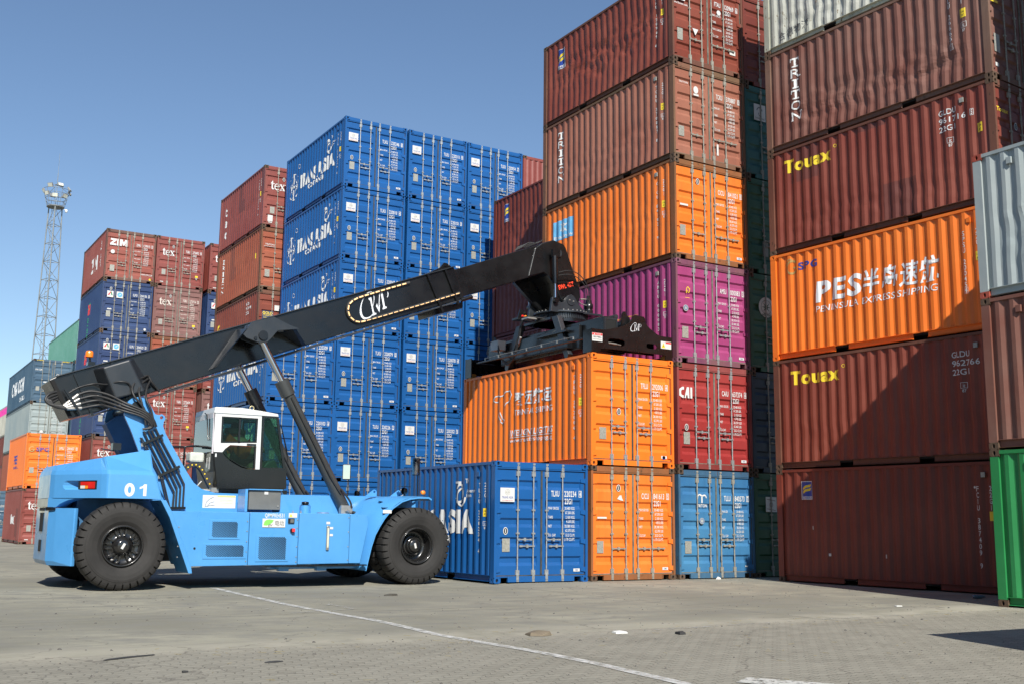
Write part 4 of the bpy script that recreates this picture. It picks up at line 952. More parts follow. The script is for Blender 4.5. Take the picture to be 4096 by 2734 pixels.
# roof slopes up towards the front
R3 = [(x+(.05 if x < -10.3 else 0), y+(.35 if y < CY else -.35)*(1 if x > -10.9 else .5), 2.26+(x+11.07)*.20) for x, y, z in R2]
for a_, b_ in ((R0, R1), (R1, R2), (R2, R3)): b.loft(a_, b_, cap=False)
b.add(R3, [tuple(range(len(R3)))]); b.add(R0, [tuple(range(len(R0)))])
HOOD = P_(b, 'rear_hood', MBLUE, bevel=.035)
# lower tail block: follows the same plan up to the wheel arch
def lower(z, e=0):
    n = 1.68; return [(-10.69, n+.02, z), (-10.95+e, 2.10, z), (-11.06+e, 2.30, z), (-11.06+e, mir(2.30), z), (-10.95+e, mir(2.10), z), (-10.69, mir(n), z), (-10.62, mir(n+.06), z), (-10.60, mir(2.7), z), (-10.60, 2.7, z), (-10.62, n+.06, z)]
b = MB(); b.loft(lower(.38,.04), lower(.46), cap=False); b.loft(lower(.46), lower(1.45), cap=False); b.add(lower(.38,.04), [tuple(range(10))]); b.add(lower(1.45), [tuple(range(10))])
P_(b, 'counterweight', MBLUE, bevel=.02)
P_(MB().prism([(-10.945,2.13),(-11.055,2.32),(-11.055,mir(2.32)),(-10.945,mir(2.13)),(-10.6,mir(2.6)),(-10.6,2.6)], 1.462, 1.635, 'z'), 'tail_band', MBLUE)
P_(MB().box((-11.075,2.85,1.0),(-11.03,3.20,1.36)).box((-11.075,2.9,.62),(-11.03,3.15,.84)).box((-11.08,2.75,1.40),(-11.03,3.3,1.46)), 'tow_slot', DARK)
P_(MB().box((-11.075,2.35,1.48),(-11.066,3.7,1.63)), 'tail_plate', plain('brushed_grey', (.45,.47,.47), .35, .5))
P_(MB().cyl((-11.10,2.32,1.42),(-10.98,2.12,1.43),.022).cyl((-11.0,2.2,1.44),(-11.1,2.3,1.44),.03), 'latch', MBLACK)
# inside of the rear arch: body blue darkened, its shade put into the colour
P_(MB().box((-10.6,2.05,.5),(-9.1,mir(2.05),1.63)), 'inner_arch', plain('machine_blue_shaded', (.03,.12,.25), .6))
# tail lamp in its recess
nrm = Vector((-.86, -.51, 0)).normalized()   # chamfer direction guess refined below
A = Vector((-10.27, NY+.03)); B = Vector((-11.07, 2.30)); dirc = (B-A).normalized(); nrm = Vector((-dirc.y, dirc.x)) if Vector((-dirc.y, dirc.x)).dot(Vector((-1,-1))) > 0 else Vector((dirc.y, -dirc.x))
def ch(t, z, off=0):   # point on the chamfer: t metres along from the flank, off outwards
    p = A+dirc*t+nrm*off; return (p.x, p.y, z)
def chbox(b, t0, t1, z0, z1, o0, o1):
    return b.loft([ch(t0,z0,o0),ch(t1,z0,o0),ch(t1,z1,o0),ch(t0,z1,o0)], [ch(t0,z0,o1),ch(t1,z0,o1),ch(t1,z1,o1),ch(t0,z1,o1)])
# curved lip where the hood sweeps down to the tail
q_ = [(.80,1.645),(.86,1.625),(1.0,1.605),(1.11,1.575),(1.25,1.525),(1.345,1.465),(1.57,1.465),(1.57,1.645)]
P_(MB().loft([ch(t_,z_,-.001) for t_, z_ in q_], [ch(t_,z_,-.22) for t_, z_ in q_]), 'arch_lip', MBLUE)
# recess for the tail lamp cut out of the hood
cut = MB(); r_ = .085
o1 = [(.27,1.965),(1.24,1.965),(1.31,1.93),(1.34,1.88),(1.31,1.83),(1.24,1.795),(.27,1.795)]
cut.loft([ch(t_,z_,.08) for t_, z_ in o1], [ch(.27+(t_-.27)*.55,z_,-.13) for t_, z_ in o1])
cut.v = [tuple(Vector(v)-RS_IN) for v in cut.v]; co = cut.build('cut', MBLUE, RS)
bo = HOOD.modifiers.new('recess', 'BOOLEAN'); bo.object = co; bo.operation = 'DIFFERENCE'; bo.solver = 'EXACT'
dg = bpy.context.evaluated_depsgraph_get(); nm_ = bpy.data.meshes.new_from_object(HOOD.evaluated_get(dg)); HOOD.modifiers.clear(); HOOD.data = nm_; bpy.data.objects.remove(co)
lh = P_(chbox(MB(), .30, .78, 1.80, 1.955, -.10, .0), 'tail_lamp', DARK)
lh.parent = RS
for (t0,t1,z0,z1,m) in ((.34,.50,1.815,1.94,LAMPR),(.50,.58,1.815,1.87,LAMPA),(.50,.58,1.875,1.94,LAMPR),(.585,.70,1.815,1.87,STICK),(.585,.70,1.875,1.94,LAMPR)):
    P_(chbox(MB(), t0, t1, z0, z1, .0, .02), 'lamp_lens', m, lh)
def chdec(dec, mat, name, off=.004):
    return dec.build(name, mat, RS, lambda u, v, o: tuple(Vector(ch(u, v, off+o))-RS_IN), base=0, step=.0004)
chdec(Dec().rect(.34,1.69,.95,1.755), STICK, 'warning_sticker'); chdec(Dec().poly([(.90,1.70),(.82,1.70),(.86,1.75)]).poly([(.50,1.70),(.42,1.70),(.46,1.75)]), YEL, 'warning_triangle', .006)
chdec(Dec().rect(.72,1.735,.80,1.75).rect(.56,1.735,.64,1.75).rect(.35,1.735,.41,1.75), RED, 'warning_strip', .006)
sideplate(Dec().arc(-9.88, 1.80, .062, 0, 360, .062, ry=.094, n=32).poly([(-9.63,1.69),(-9.57,1.69),(-9.57,1.91),(-9.62,1.91),(-9.645,1.875),(-9.70,1.855),(-9.70,1.815),(-9.63,1.84)]), NY+.03-.003, WHITE, 'fleet_number')
# flank compartments
b = MB(); b.prism([(-9.26,1.62),(-9.12,1.42),(-7.55,1.42),(-7.55,.38),(-8.70,.38),(-8.72,.26),(-8.67,.26),(-8.64,.38),(-8.64,.36),(-7.55,.36),(-7.55,.34),(-8.60,.34)], NY+.02, 2.2) if 0 else b.prism([(-9.12,1.42),(-7.56,1.42),(-7.56,.39),(-8.70,.38)], NY+.02, 2.3)
P_(b, 'battery_box', MBLUE, bevel=.012)
P_(MB().prism([(-9.30,1.62),(-9.20,1.62),(-9.08,1.41),(-8.66,.40),(-8.63,.25),(-8.70,.25),(-9.12,1.30)], NY, NY+.9), 'mudguard', MBLUE, bevel=.01)
P_(MB().prism([(-7.55,1.42),(-6.54,1.42),(-6.54,.39),(-7.55,.39)], NY+.02, 2.3), 'battery_box', MBLUE, bevel=.012)
P_(MB().prism([(-6.53,1.42),(-5.43,1.42),(-5.43,.41),(-6.53,.40)], NY+.02, 2.3), 'battery_box', MBLUE, bevel=.012)
P_(MB().prism([(-5.42,1.415),(-5.05,1.40),(-5.0,1.24),(-5.17,.41),(-5.42,.41)], NY+.03, 2.0), 'end_box', MBLUE, bevel=.012)
far = MB().prism([(-9.12,1.42),(-5.2,1.42),(-5.2,.40),(-8.70,.38)], mir(2.3), mir(NY+.02)); P_(far, 'far_flank', MBLUE, bevel=.012)
P_(MB().box((-9.2,2.3,.45),(-4.4,mir(2.3),1.3)), 'underframe', MBLACK)
def vent(x0, z0, x1, z1, px, n, dots=True):
    P_(MB().box((x0-.05,NY+.008,z0-.04),(x1+.05,NY+.022,z1+.04)), 'vent_panel', MBLUE, bevel=.004)
    d = Dec(); hh = z1-z0; sl = hh*.95; st = (x1-x0)/n; w = st*.5
    k = -int(sl/st)-1
    while x0+k*st < x1:
        a = x0+k*st; # slot runs from top-left to bottom-right
        za, zb = z1, z0; xa, xb = a, a+sl
        if xa < x0: za = z1-(x0-xa)*hh/sl; xa = x0
        if xb > x1-w: zb = z0+(xb-(x1-w))*hh/sl; xb = x1-w
        if za-zb > .03: d.poly([(xa,za),(xa+w,za),(xb+w,zb),(xb,zb)])
        k += 1
    sideplate(d, NY+.006, DARK, 'vent_slots')
vent(-8.30, .93, -7.79, 1.23, 0, 17); vent(-8.40, .56, -7.65, .78, 0, 24); vent(-7.36, .50, -6.79, .94, 0, 17)
P_(MB().cyl((-8.61,NY+.018,.72),(-8.61,NY+.012,.72),.022,n=12), 'port_hole', DARK)
b = MB()
for x, zs in ((-8.93,(1.12,.98,.76,.56)),(-7.60,(1.24,1.05,.85,.65,.47)),(-6.57,(1.28,1.12,.95,.75,.55,.45)),(-5.46,(1.34,1.05,.75,.48))):
    for z in zs: b.cyl((x,NY+.021,z),(x,NY+.008,z),.012,n=8)
P_(b, 'bolts', FIT)
sideplate(Dec().rect(-7.30,1.13,-6.83,1.30), NY+.004, STICK, 'electric_sticker')
sideplate(Dec().poly([(-7.28,1.17),(-7.26,1.24),(-7.22,1.275),(-7.16,1.285),(-7.07,1.27),(-7.10,1.22),(-7.16,1.18),(-7.22,1.16)]), NY+.003, plain('leaf_green', (.20,.65,.10), .5), 'leaf_mark')
sideplate(Dec().text('EV', -7.18, 1.145, .045, w=.08, bold=.03, shear=.2).text('电动', -7.04, 1.165, .085, w=.18, bold=-.01), NY+.002, BLACKT, 'electric_lettering')
sideplate(Dec().text('QPMPRE4531', -7.25, 1.325, .075, w=.40, bold=.035), NY+.016, WHITE, 'type_lettering')
sideplate(Dec().rect(-6.76,1.325,-6.585,1.415), NY+.012, STICK, 'warning_sticker'); sideplate(Dec().poly([(-6.75,1.34),(-6.68,1.34),(-6.715,1.40)]), NY+.011, YEL, 'warning_triangle')
P_(MB().box((-6.77,NY-.01,1.21),(-6.64,NY+.02,1.31)), 'socket_box', DARK, bevel=.006); P_(MB().box((-6.73,NY-.016,1.225),(-6.66,NY-.008,1.295)), 'socket_cover', GREYP)
P_(MB().cyl((-6.68,NY+.02,1.07),(-6.68,NY-.03,1.07),.045,n=14), 'switch_base', MBLACK); P_(MB().box((-6.70,NY-.07,1.04),(-6.64,NY-.03,1.11)), 'red_switch', RED, bevel=.008)
P_(MB().box((-5.945,NY-.02,.68),(-5.885,NY+.02,1.17)), 'level_gauge', FIT, bevel=.01); P_(MB().box((-5.93,NY-.024,.73),(-5.90,NY-.018,1.12)), 'gauge_glass', plain('gauge_yellow', (.6,.6,.45), .2))
sideplate(Dec().rect(-5.95,1.20,-5.87,1.25).rect(-5.87,1.10,-5.80,1.145).rect(-5.87,.96,-5.80,1.005), NY+.012, STICK, 'gauge_sticker')
# running board of chequer plate
b = MB(); b.box((-7.25,NY-.12,.365),(-5.08,NY+.06,.385)); 
for k in range(60): b.box((-7.23+k*.036,NY-.125,.385),(-7.215+k*.036,NY+.05,.392))
P_(b, 'running_board', MBLACK)
P_(MB().box((-6.9,NY+.05,.27),(-6.7,NY+.2,.36)).box((-6.1,NY+.05,.27),(-5.9,NY+.2,.36)).box((-7.0,NY+.3,.30),(-5.0,NY+.5,.34)), 'board_bracket', MBLUE)
# main frame plates with the boom towers
tower = [(-9.85,3.31),(-9.83,3.45),(-9.78,3.57),(-9.71,3.63),(-9.6,3.66),(-9.48,3.64),(-9.38,3.55),(-9.25,3.34),(-9.18,3.32),(-9.12,3.345),(-9.06,3.31),(-9.045,3.25),(-9.07,3.2),(-9.08,3.11),(-9.02,2.96),(-8.84,2.67),(-8.69,2.43),(-8.55,2.21),(-8.4,2.0),(-8.24,1.88),(-7.96,1.805),(-7.36,1.80),(-3.4,1.82),(-3.3,1.78),(-4.4,1.2),(-4.9,1.0),(-8.8,1.0),(-8.82,1.42),(-9.0,1.75),(-9.3,2.23),(-9.49,2.52),(-9.71,3.02),(-9.82,3.23)]
for y0, y1 in ((2.06, 2.13), (mir(2.13), mir(2.06))):
    vs, fs = curvefill([tower, [(-9.12+.035*cos(a*pi/6), 3.275+.035*sin(a*pi/6)) for a in range(12)]], (y1-y0)/2)
    b = MB(); b.add([(x, (y0+y1)/2+z, y) for x, y, z in vs], fs); P_(b, 'boom_tower', MBLUE)
P_(MB().box((-9.2,2.14,1.45),(-4.0,mir(2.14),1.70)).box((-5.0,2.14,1.45),(-3.35,mir(2.14),1.79)), 'deck', MBLUE)
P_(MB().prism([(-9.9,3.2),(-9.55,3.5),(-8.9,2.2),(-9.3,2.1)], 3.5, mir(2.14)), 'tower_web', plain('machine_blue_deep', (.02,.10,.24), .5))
P_(MB().cyl((-9.62,2.04,3.47),(-9.62,mir(2.04),3.47),.085,n=20).cyl((-9.62,2.02,3.47),(-9.62,2.06,3.47),.10,n=20), 'boom_pin', MBLACK)
# deck stickers, filler neck, brackets
sideplate(Dec().rect(-8.20,1.50,-7.52,1.76), 2.056, STICK, 'load_chart'); sideplate(Dec().rect(-7.90,1.725,-7.53,1.755).rect(-7.86,1.6,-7.58,1.604).rect(-7.86,1.63,-7.58,1.634).rect(-7.86,1.66,-7.58,1.664), 2.052, plain('chart_yellow', (.7,.65,.2), .5), 'chart_header')
sideplate(Dec().line([(-8.15,1.53),(-8.12,1.62),(-8.06,1.68),(-7.98,1.72)], .006).line([(-8.15,1.53),(-7.95,1.56)], .005).line([(-8.1,1.53),(-8.05,1.6),(-7.96,1.63)], .005), 2.051, BLACKT, 'chart_lines')
sideplate(Dec().rect(-6.72,1.52,-6.50,1.76), 2.056, STICK, 'deck_notice')
eb = P_(MB().box((-7.50,1.25,1.475),(-6.84,1.75,1.86)), 'electrical_box', GREYP, bevel=.01)
P_(MB().box((-7.19,1.244,1.78),(-7.11,1.249,1.84)), 'box_sticker', STICK, eb); P_(MB().cyl((-6.9,1.25,1.55),(-6.9,1.235,1.55),.018,n=10), 'box_lock', FIT, eb)
P_(MB().box((-7.52,1.2,1.865),(-6.82,1.8,1.885)), 'box_lid', MBLUE)
P_(MB().prism([(-7.57,1.88),(-7.52,1.88),(-7.52,1.43),(-7.57,1.43)], 1.28, 1.75).prism([(-6.84,1.88),(-6.82,1.88),(-6.62,1.43),(-6.84,1.43)], 1.3, 1.75), 'box_bracket', MBLUE)
P_(MB().cyl((-6.22,1.5,1.42),(-6.22,1.5,1.58),.115,n=28), 'filler_neck', MBLUE, bevel=.008); P_(MB().cyl((-6.22,1.5,1.58),(-6.22,1.5,1.60),.09,n=24).lathe([(.045,0),(.075,.01),(.08,.04),(.06,.055),(0,.06)], (-6.22,1.5,1.60), 'z', 14), 'filler_cap', MBLACK)
P_(MB().cyl((-5.82,1.5,1.42),(-5.82,1.5,1.44),.13,n=28), 'flange_cover', FIT)
for x in (-6.55, -6.38): P_(MB().prism([(x-.02,1.42),(x+.02,1.42),(x,1.48)], 1.3, 1.31), 'lifting_lug', FIT)
# front mudguards: sheet running over the tyre
lip = [(-5.06,.26),(-5.02,.45),(-4.95,.75),(-4.87,1.0),(-4.77,1.18),(-4.66,1.35),(-4.48,1.56),(-4.26,1.71),(-4.07,1.77),(-3.86,1.80),(-3.62,1.80),(-3.55,1.76)]
def sheet(y0, y1):
    b = MB(); n = len(lip); cx_, cz_ = XFW, .6
    inner = [(x+(cx_-x)*.02, z+(cz_-z)*.02-.012) for x, z in lip]
    b.prism(lip+inner[::-1], y0, y1); return b
P_(sheet(NY, 2.06), 'front_mudguard', MBLUE); P_(sheet(mir(2.06), mir(NY)), 'front_mudguard', MBLUE)
mid_ = [(-5.17,.30),(-5.15,.48),(-5.10,.78),(-5.03,1.04),(-4.95,1.24),(-4.85,1.42),(-4.66,1.62),(-4.42,1.76),(-4.18,1.81),(-3.92,1.82),(-3.64,1.815),(-3.55,1.77)]
inn_ = [(-5.2,.30),(-5.2,.48),(-5.2,.78),(-5.18,1.04),(-5.14,1.28),(-5.06,1.48),(-4.90,1.66),(-4.62,1.78),(-4.22,1.815),(-3.92,1.82),(-3.64,1.815),(-3.55,1.77)]
rows = [smooth_path([(x, y, z) for x, z in q], 3) for q, y in ((lip, NY+.002), (mid_, NY+.22), (inn_, 2.055))]
n_ = len(rows[0]); b = MB(); b.add([v for r in rows for v in r], [(j*n_+i, j*n_+i+1, (j+1)*n_+i+1, (j+1)*n_+i) for j in range(2) for i in range(n_-1)], True); P_(b, 'mudguard_flare', MBLUE)
for x in (-4.62, -4.04):
    vs, fs = curvefill([[(x-.14,1.81),(x+.02,1.93),(x+.06,1.955),(x+.10,1.94),(x+.12,1.90),(x+.12,1.81)], [(x+.065+.028*cos(a*pi/6), 1.905+.028*sin(a*pi/6)) for a in range(12)]], .015)
    P_(MB().add([(a_, 1.75+c_, b_) for a_, b_, c_ in vs], fs), 'lifting_eye', MBLUE)
P_(MB().box((-4.67,1.02,1.55),(-4.40,1.24,1.565)).prism([(-4.67,1.70),(-4.63,1.70),(-4.38,1.60),(-4.40,1.57)], 1.2, 1.3), 'foot_step', plain('step_blue', (.02,.07,.16), .5))
sideplate(Dec().rect(-4.70,1.44,-4.50,1.51), NY-.002, STICK, 'warning_sticker')
# mirrors and work lamps
def mirror(x, y, face):
    P_(MB().tube([(x,y,1.80),(x,y,2.35),(x-.02,y,2.42)], .014), 'mirror_arm', MBLACK)
    M = Matrix.Translation((x-.05,y,2.46))@Matrix.Rotation(face,4,'Z')
    o = P_(MB().box((-.10,-.02,-.19),(.10,.025,.19), M), 'mirror', MBLACK, bevel=.03); P_(MB().box((-.085,-.024,-.17),(.085,-.0205,.17), M), 'mirror_glass', MIRR, o)
def worklamp(x, y):
    o = P_(MB().lathe([(.0,.06),(.06,.05),(.075,0),(.075,-.04)], (x, y, 1.93), 'x', 18), 'work_lamp', MBLACK)
    P_(MB().box((x-.12,y-.09,2.02),(x+.12,y+.09,2.03)).box((x-.01,y-.02,1.80),(x+.02,y+.02,1.88)), 'lamp_visor', MBLACK, o)
mirror(-3.73, 1.30, radians(-62)); mirror(-3.84, 4.90, radians(-25)); worklamp(-3.95, 1.5); worklamp(-3.66, 4.75)
P_(MB().lathe([(0,-.03),(.045,-.025),(.05,.02),(.05,.03)], (-3.62,1.24,1.90), 'y', 18), 'turn_lamp', LAMPA)
# lift cylinders
for yc in (2.10-.12, mir(2.10-.12)):
    yy = yc
    cy_ = P_(MB().cyl((-6.62,yy,4.08),(-5.12,yy,1.50),.125,n=28).cyl((-6.69,yy,4.20),(-6.52,yy,3.90),.155,n=28), 'lift_cylinder', CYLG)
    P_(MB().cyl((-7.17,yy,5.02),(-6.60,yy,4.05),.078,n=24), 'piston_rod', CHROME, cy_); P_(MB().cyl((-7.19,yy,5.06),(-7.14,yy,4.97),.088,n=24), 'rod_collar', FIT, cy_)
    P_(MB().tube([(-6.50,yy-.14,3.85),(-5.55,yy-.15,2.2),(-5.3,yy-.15,1.85)], .02), 'cylinder_pipe', HOSE, cy_)
    P_(MB().box((-5.28,yy-.16,1.40),(-5.02,yy-.03,1.60)).cyl((-5.18,yy-.2,1.5),(-5.02,yy-.16,1.42),.03), 'valve_block', FIT, cy_)
    P_(MB().tube(smooth_path([(-5.3,yy-.16,1.95),(-5.10,yy-.18,1.70),(-5.04,yy-.17,1.55)]), .022).tube(smooth_path([(-5.05,yy-.22,1.46),(-4.86,yy-.24,1.40),(-4.80,yy-.24,1.25),(-4.86,yy-.24,1.10)]), .028).tube(smooth_path([(-5.1,yy-.22,1.42),(-4.96,yy-.26,1.33),(-4.92,yy-.26,1.16)]), .026), 'cylinder_hose', HOSE, cy_)
P_(MB().cyl((-7.20,1.85,5.10),(-7.20,mir(1.85),5.10),.07,n=20), 'cylinder_pin', MBLACK)
# boom
BY0, BY1 = 2.50, mir(2.50)
boom = P_(MB().prism([(-11.21,3.92),(-11.09,3.99),(-2.30,7.36),(-1.99,6.62),(-4.33,5.75),(-9.2,3.84),(-10.26,3.36),(-10.8,3.19)], BY0, BY1), 'boom', MBLACK, bevel=.012)
b = MB()
def strip(b, A, B, y0, y1, t):
    a = Vector((A[0],A[1])); c = Vector((B[0],B[1])); d = (c-a).normalized(); q = Vector((-d.y, d.x))*t
    return b.prism([(a.x,a.y),(c.x,c.y),(c.x+q.x,c.y+q.y),(a.x+q.x,a.y+q.y)], y0, y1)
strip(b, (-11.09,3.99),(-2.30,7.36), BY0-.05, BY1+.05, .02); strip(b, (-10.26,3.34),(-2.0,6.60), BY0-.05, BY1+.05, -.02)
P_(b, 'boom_flange', BOOMG, boom)
P_(MB().prism([(-11.19,3.90),(-11.12,3.93),(-10.74,3.24),(-10.80,3.20)], BY0-.02, BY0+.6), 'boom_tail', DARK, boom)
for xx, zz in ((-10.78,4.06),(-10.10,4.35)): strip_ = P_(strip(MB(), (xx,zz),(xx+.40,zz-.80), BY0-.035, BY0+.01, .05), 'boom_rib', MBLACK, boom)
P_(MB().loft([(-10.42,BY0,4.20),(-9.66,BY0,4.50),(-9.25,BY0,3.92),(-10.12,BY0,3.48)], [(-10.30,2.10,4.20),(-9.80,2.10,4.40),(-9.47,2.10,3.78),(-10.02,2.10,3.60)]), 'boom_shroud', BOOMG, boom, bevel=.03)
# bracket for the lift cylinder
br = [(-7.46,5.34),(-6.98,5.52),(-6.62,5.38),(-6.40,5.32),(-6.88,5.24),(-7.0,5.08),(-7.10,4.97),(-7.30,4.95),(-7.55,5.02),(-7.62,5.08)]
for s_ in (0, 1):
    f = (lambda y: mir(y)) if s_ else (lambda y: y)
    P_(MB().prism(br, f(1.80), f(1.86)).prism(br, f(2.10), f(2.16)).prism([(-7.46,5.33),(-6.98,5.51),(-6.98,5.48),(-7.46,5.30)], f(1.86), f(2.5)), 'cylinder_bracket', BOOMG, boom)
    P_(MB().loft([(-8.12,f(2.5),4.36),(-7.98,f(2.5),4.42),(-7.42,f(2.5),5.34),(-7.56,f(2.5),5.28)], [(-8.06,f(2.36),4.40),(-7.98,f(2.36),4.44),(-7.44,f(1.80),5.33),(-7.56,f(1.80),5.20)]), 'boom_gusset', BOOMG, boom)
    P_(MB().loft([(-6.1,f(2.5),5.06),(-6.0,f(2.5),5.10),(-6.8,f(2.5),5.55),(-6.95,f(2.5),5.50)], [(-6.1,f(2.4),5.06),(-6.02,f(2.4),5.10),(-6.45,f(1.9),5.34),(-6.6,f(1.8),5.36)]), 'boom_gusset', BOOMG, boom)
    P_(MB().cyl((-7.20,f(1.79),5.10),(-7.20,f(1.76),5.10),.10,n=20).cyl((-7.36,f(1.79),5.03),(-7.36,f(1.77),5.03),.035,n=12), 'pin_cap', MBLACK, boom)
P_(strip(MB(), (-3.06,7.08),(-2.62,6.20), BY0-.06, BY0, .06), 'boom_collar', MBLACK, boom); P_(strip(MB(), (-2.58,7.24),(-2.2,6.44), BY0-.06, BY0, .06), 'boom_collar', MBLACK, boom)
P_(MB().prism([(-3.10,7.05),(-2.62,7.33),(-2.36,7.42),(-2.28,7.36),(-2.32,7.30)], BY0+.1, BY1-.1).prism([(-2.62,7.33),(-2.52,7.46),(-2.44,7.46),(-2.36,7.40)], BY0+.1, BY0+.14), 'boom_saddle', MBLACK, boom)
P_(MB().prism([(-2.78,6.29),(-2.74,6.14),(-1.98,6.40),(-1.98,6.56)], BY0+.1, BY1-.1), 'boom_slide_box', MBLACK, boom)
P_(MB().tube([(-9.0,BY0-.03,3.86),(-3.0,BY0-.03,6.20),(-1.95,BY0-.03,6.62)], .018), 'boom_pipe', BOOMG, boom)
P_(MB().cyl((-2.1,BY0-.03,6.56),(-1.80,BY0-.03,6.68),.05,n=14), 'pipe_end', MBLACK, boom)
inner = P_(MB().prism([(-3.0,7.02),(.48,8.42),(.42,7.60),(-2.7,6.42)], 2.63, mir(2.63)), 'inner_boom', MBLACK, boom, bevel=.012)
# LED strip and the maker's mark
led = smooth_path([(-2.14,0,6.73),(-2.98,0,6.40),(-3.91,0,6.04),(-4.66,0,5.76),(-4.87,0,5.76),(-5.00,0,5.87),(-5.03,0,6.03),(-4.97,0,6.17),(-4.80,0,6.29),(-4.47,0,6.43),(-3.93,0,6.65),(-3.49,0,6.82)], 8)
P_(MB().tube([(p.x, BY0-.02, p.z) for p in led], .045, 6), 'light_channel', plain('channel_black', (.03,.03,.03), .6, noise_amt=.5, scale=30), boom)
LED = plain('led_warm', (1.0,.62,.28), .4, noise_amt=0, emit=.55)
Ls = [0]
for a_, b_ in zip(led, led[1:]): Ls.append(Ls[-1]+(b_-a_).length)
def at_len(s_):
    for i in range(len(led)-1):
        if Ls[i+1] >= s_: t = (s_-Ls[i])/(Ls[i+1]-Ls[i]); return led[i].lerp(led[i+1], t)
    return led[-1]
b = MB(); s_ = .03
while s_ < Ls[-1]-.12:
    p, q = at_len(s_), at_len(s_+.10); r_ = .008 if p.x > -4.55 and p.z < 5.8+(p.x+4.7)*.40 else .016
    b.cyl((p.x, BY0-.062, p.z), (q.x, BY0-.062, q.z), r_, n=8); s_ += .145
P_(b, 'light_strip', LED, boom)
def makermark(y, ox, oz, k, parent, rot=0):
    """swept C with slanting P, check-shaped M stroke and trailing hook"""
    d = Dec()
    pts = [(.46,.20),(.36,.13),(.24,.10),(.12,.12),(.05,.20),(.02,.34),(.05,.52),(.13,.70),(.25,.85),(.36,.93),(.46,.97),(.53,.95),(.58,.87),(.59,.74),(.56,.60),(.50,.46)]
    wd = [.015,.035,.055,.07,.075,.075,.05,.03,.03,.045,.04,.035,.035,.03,.02,.012]
    sp = smooth_path([(a, b_, 0) for a, b_ in pts], 4); A_ = []; B_ = []
    for i, p in enumerate(sp):
        t = (sp[min(i+1, len(sp)-1)]-sp[max(i-1, 0)]).normalized(); w = wd[min(i//4, 15)]+(wd[min(i//4+1, 15)]-wd[min(i//4, 15)])*(i%4)/4; w *= .5
        A_.append((p.x-t.y*w, p.y+t.x*w)); B_.append((p.x+t.y*w, p.y-t.x*w))
    m = len(A_); d.items.append((A_+B_, [(i,i+1,i+1+m,i+m) for i in range(m-1)]))
    d.poly([(.38,.76),(.49,.78),(.50,.30),(.52,.21),(.58,.20),(.58,.15),(.42,.13),(.42,.18),(.45,.20),(.43,.66),(.38,.72)])
    d.poly([(.62,.46),(.70,.26),(.78,.52),(.87,.97),(.83,.88),(.72,.42),(.68,.36),(.66,.54)]) if 0 else d.poly([(.61,.42),(.70,.18),(.77,.46),(.72,.40),(.69,.36),(.66,.52)])
    d.line([(.71,.36),(.84,.92)], .03); d.poly([(.83,.90),(.93,.92),(.94,.34),(1.0,.32),(1.0,.27),(.84,.25),(.84,.30),(.87,.33),(.86,.82)])
    d.arc(1.0, .76, .13, 95, -55, .025, ry=.16, w2=.03)
    it = []
    for V, F in d.items:
        W_ = []
        for a, b_ in V:
            a, b_ = a*k*1.05, b_*k; a += b_*.14
            a, b_ = a*cos(rot)-b_*sin(rot), a*sin(rot)+b_*cos(rot); W_.append((ox+a, oz+b_))
        it.append((W_, F))
    d.items = it
    return sideplate(d, y, plain('mark_silver', (.74,.77,.80), .35, .2, noise_amt=.25, scale=9), 'maker_mark', parent)
makermark(BY0-.004, -4.66, 5.74, .66, boom, radians(20))
# boom head
head = P_(MB().prism([(.30,8.36),(.48,8.43),(.66,8.50),(.99,8.43),(1.05,8.35),(1.28,7.79),(1.5,7.29),(1.52,7.09),(1.45,6.93),(1.30,6.76),(1.10,6.74),(.98,6.86),(.66,7.36),(.5,7.54),(.38,7.60),(-.10,7.43),(.10,8.2)], 2.60, mir(2.60)), 'boom_head', MBLACK, bevel=.02)
P_(MB().prism([(-.05,7.42),(.40,7.60),(.75,7.2),(1.05,6.8),(.80,6.75),(.45,7.0)], 3.35, mir(2.58)), 'head_web', MBLACK, head)
P_(MB().cyl((.80,2.55,8.16),(.80,2.60,8.16),.10,n=20).cyl((1.12,2.44,6.92),(1.12,2.52,6.92),.125,n=28), 'head_pin', BOOMG, head)
P_(MB().cyl((1.06,2.42,6.93),(1.06,2.45,6.93),.018,n=8).cyl((1.18,2.42,6.91),(1.18,2.45,6.91),.018,n=8), 'pin_bolt', FIT, head)
sideplate(Dec().text('SWL 45T', .84, 7.20, .115, w=.50, bold=.06, rot=radians(19)), 2.594, plain('lettering_orange_red', (.85,.06,.02), .5), 'load_lettering', head)
for yc in (2.42, mir(2.42)):
    c_ = P_(MB().cyl((.58,yc,8.02),(.60,yc,7.30),.072,n=20).box((.50,yc-.05,8.0),(.72,yc+.05,8.20)), 'tilt_damper', MBLACK, head); P_(MB().cyl((.60,yc,7.32),(.61,yc,6.92),.034,n=16), 'damper_rod', CHROME, c_); P_(MB().cyl((.62,yc-.06,6.87),(.62,yc+.06,6.87),.075,n=16), 'damper_eye', MBLACK, c_)
P_(MB().tube(smooth_path([(.68,2.38,7.60),(1.0,2.36,7.68),(1.35,2.4,7.62),(1.60,2.4,7.35),(1.68,2.45,7.0)]), .012).tube(smooth_path([(.68,2.38,7.52),(1.0,2.36,7.58),(1.32,2.4,7.52),(1.55,2.4,7.3),(1.64,2.45,6.95)]), .012), 'head_hose', HOSE, head)
b = MB()
for k in range(5): b.tube(smooth_path([(-.25+k*.03,2.75+k*.12,8.18+k*.01),(.0,2.75+k*.12,8.36),(.2,2.7+k*.12,8.36),(.38,2.7+k*.12,8.47)]), .014)
P_(b, 'head_hose', HOSE, head)
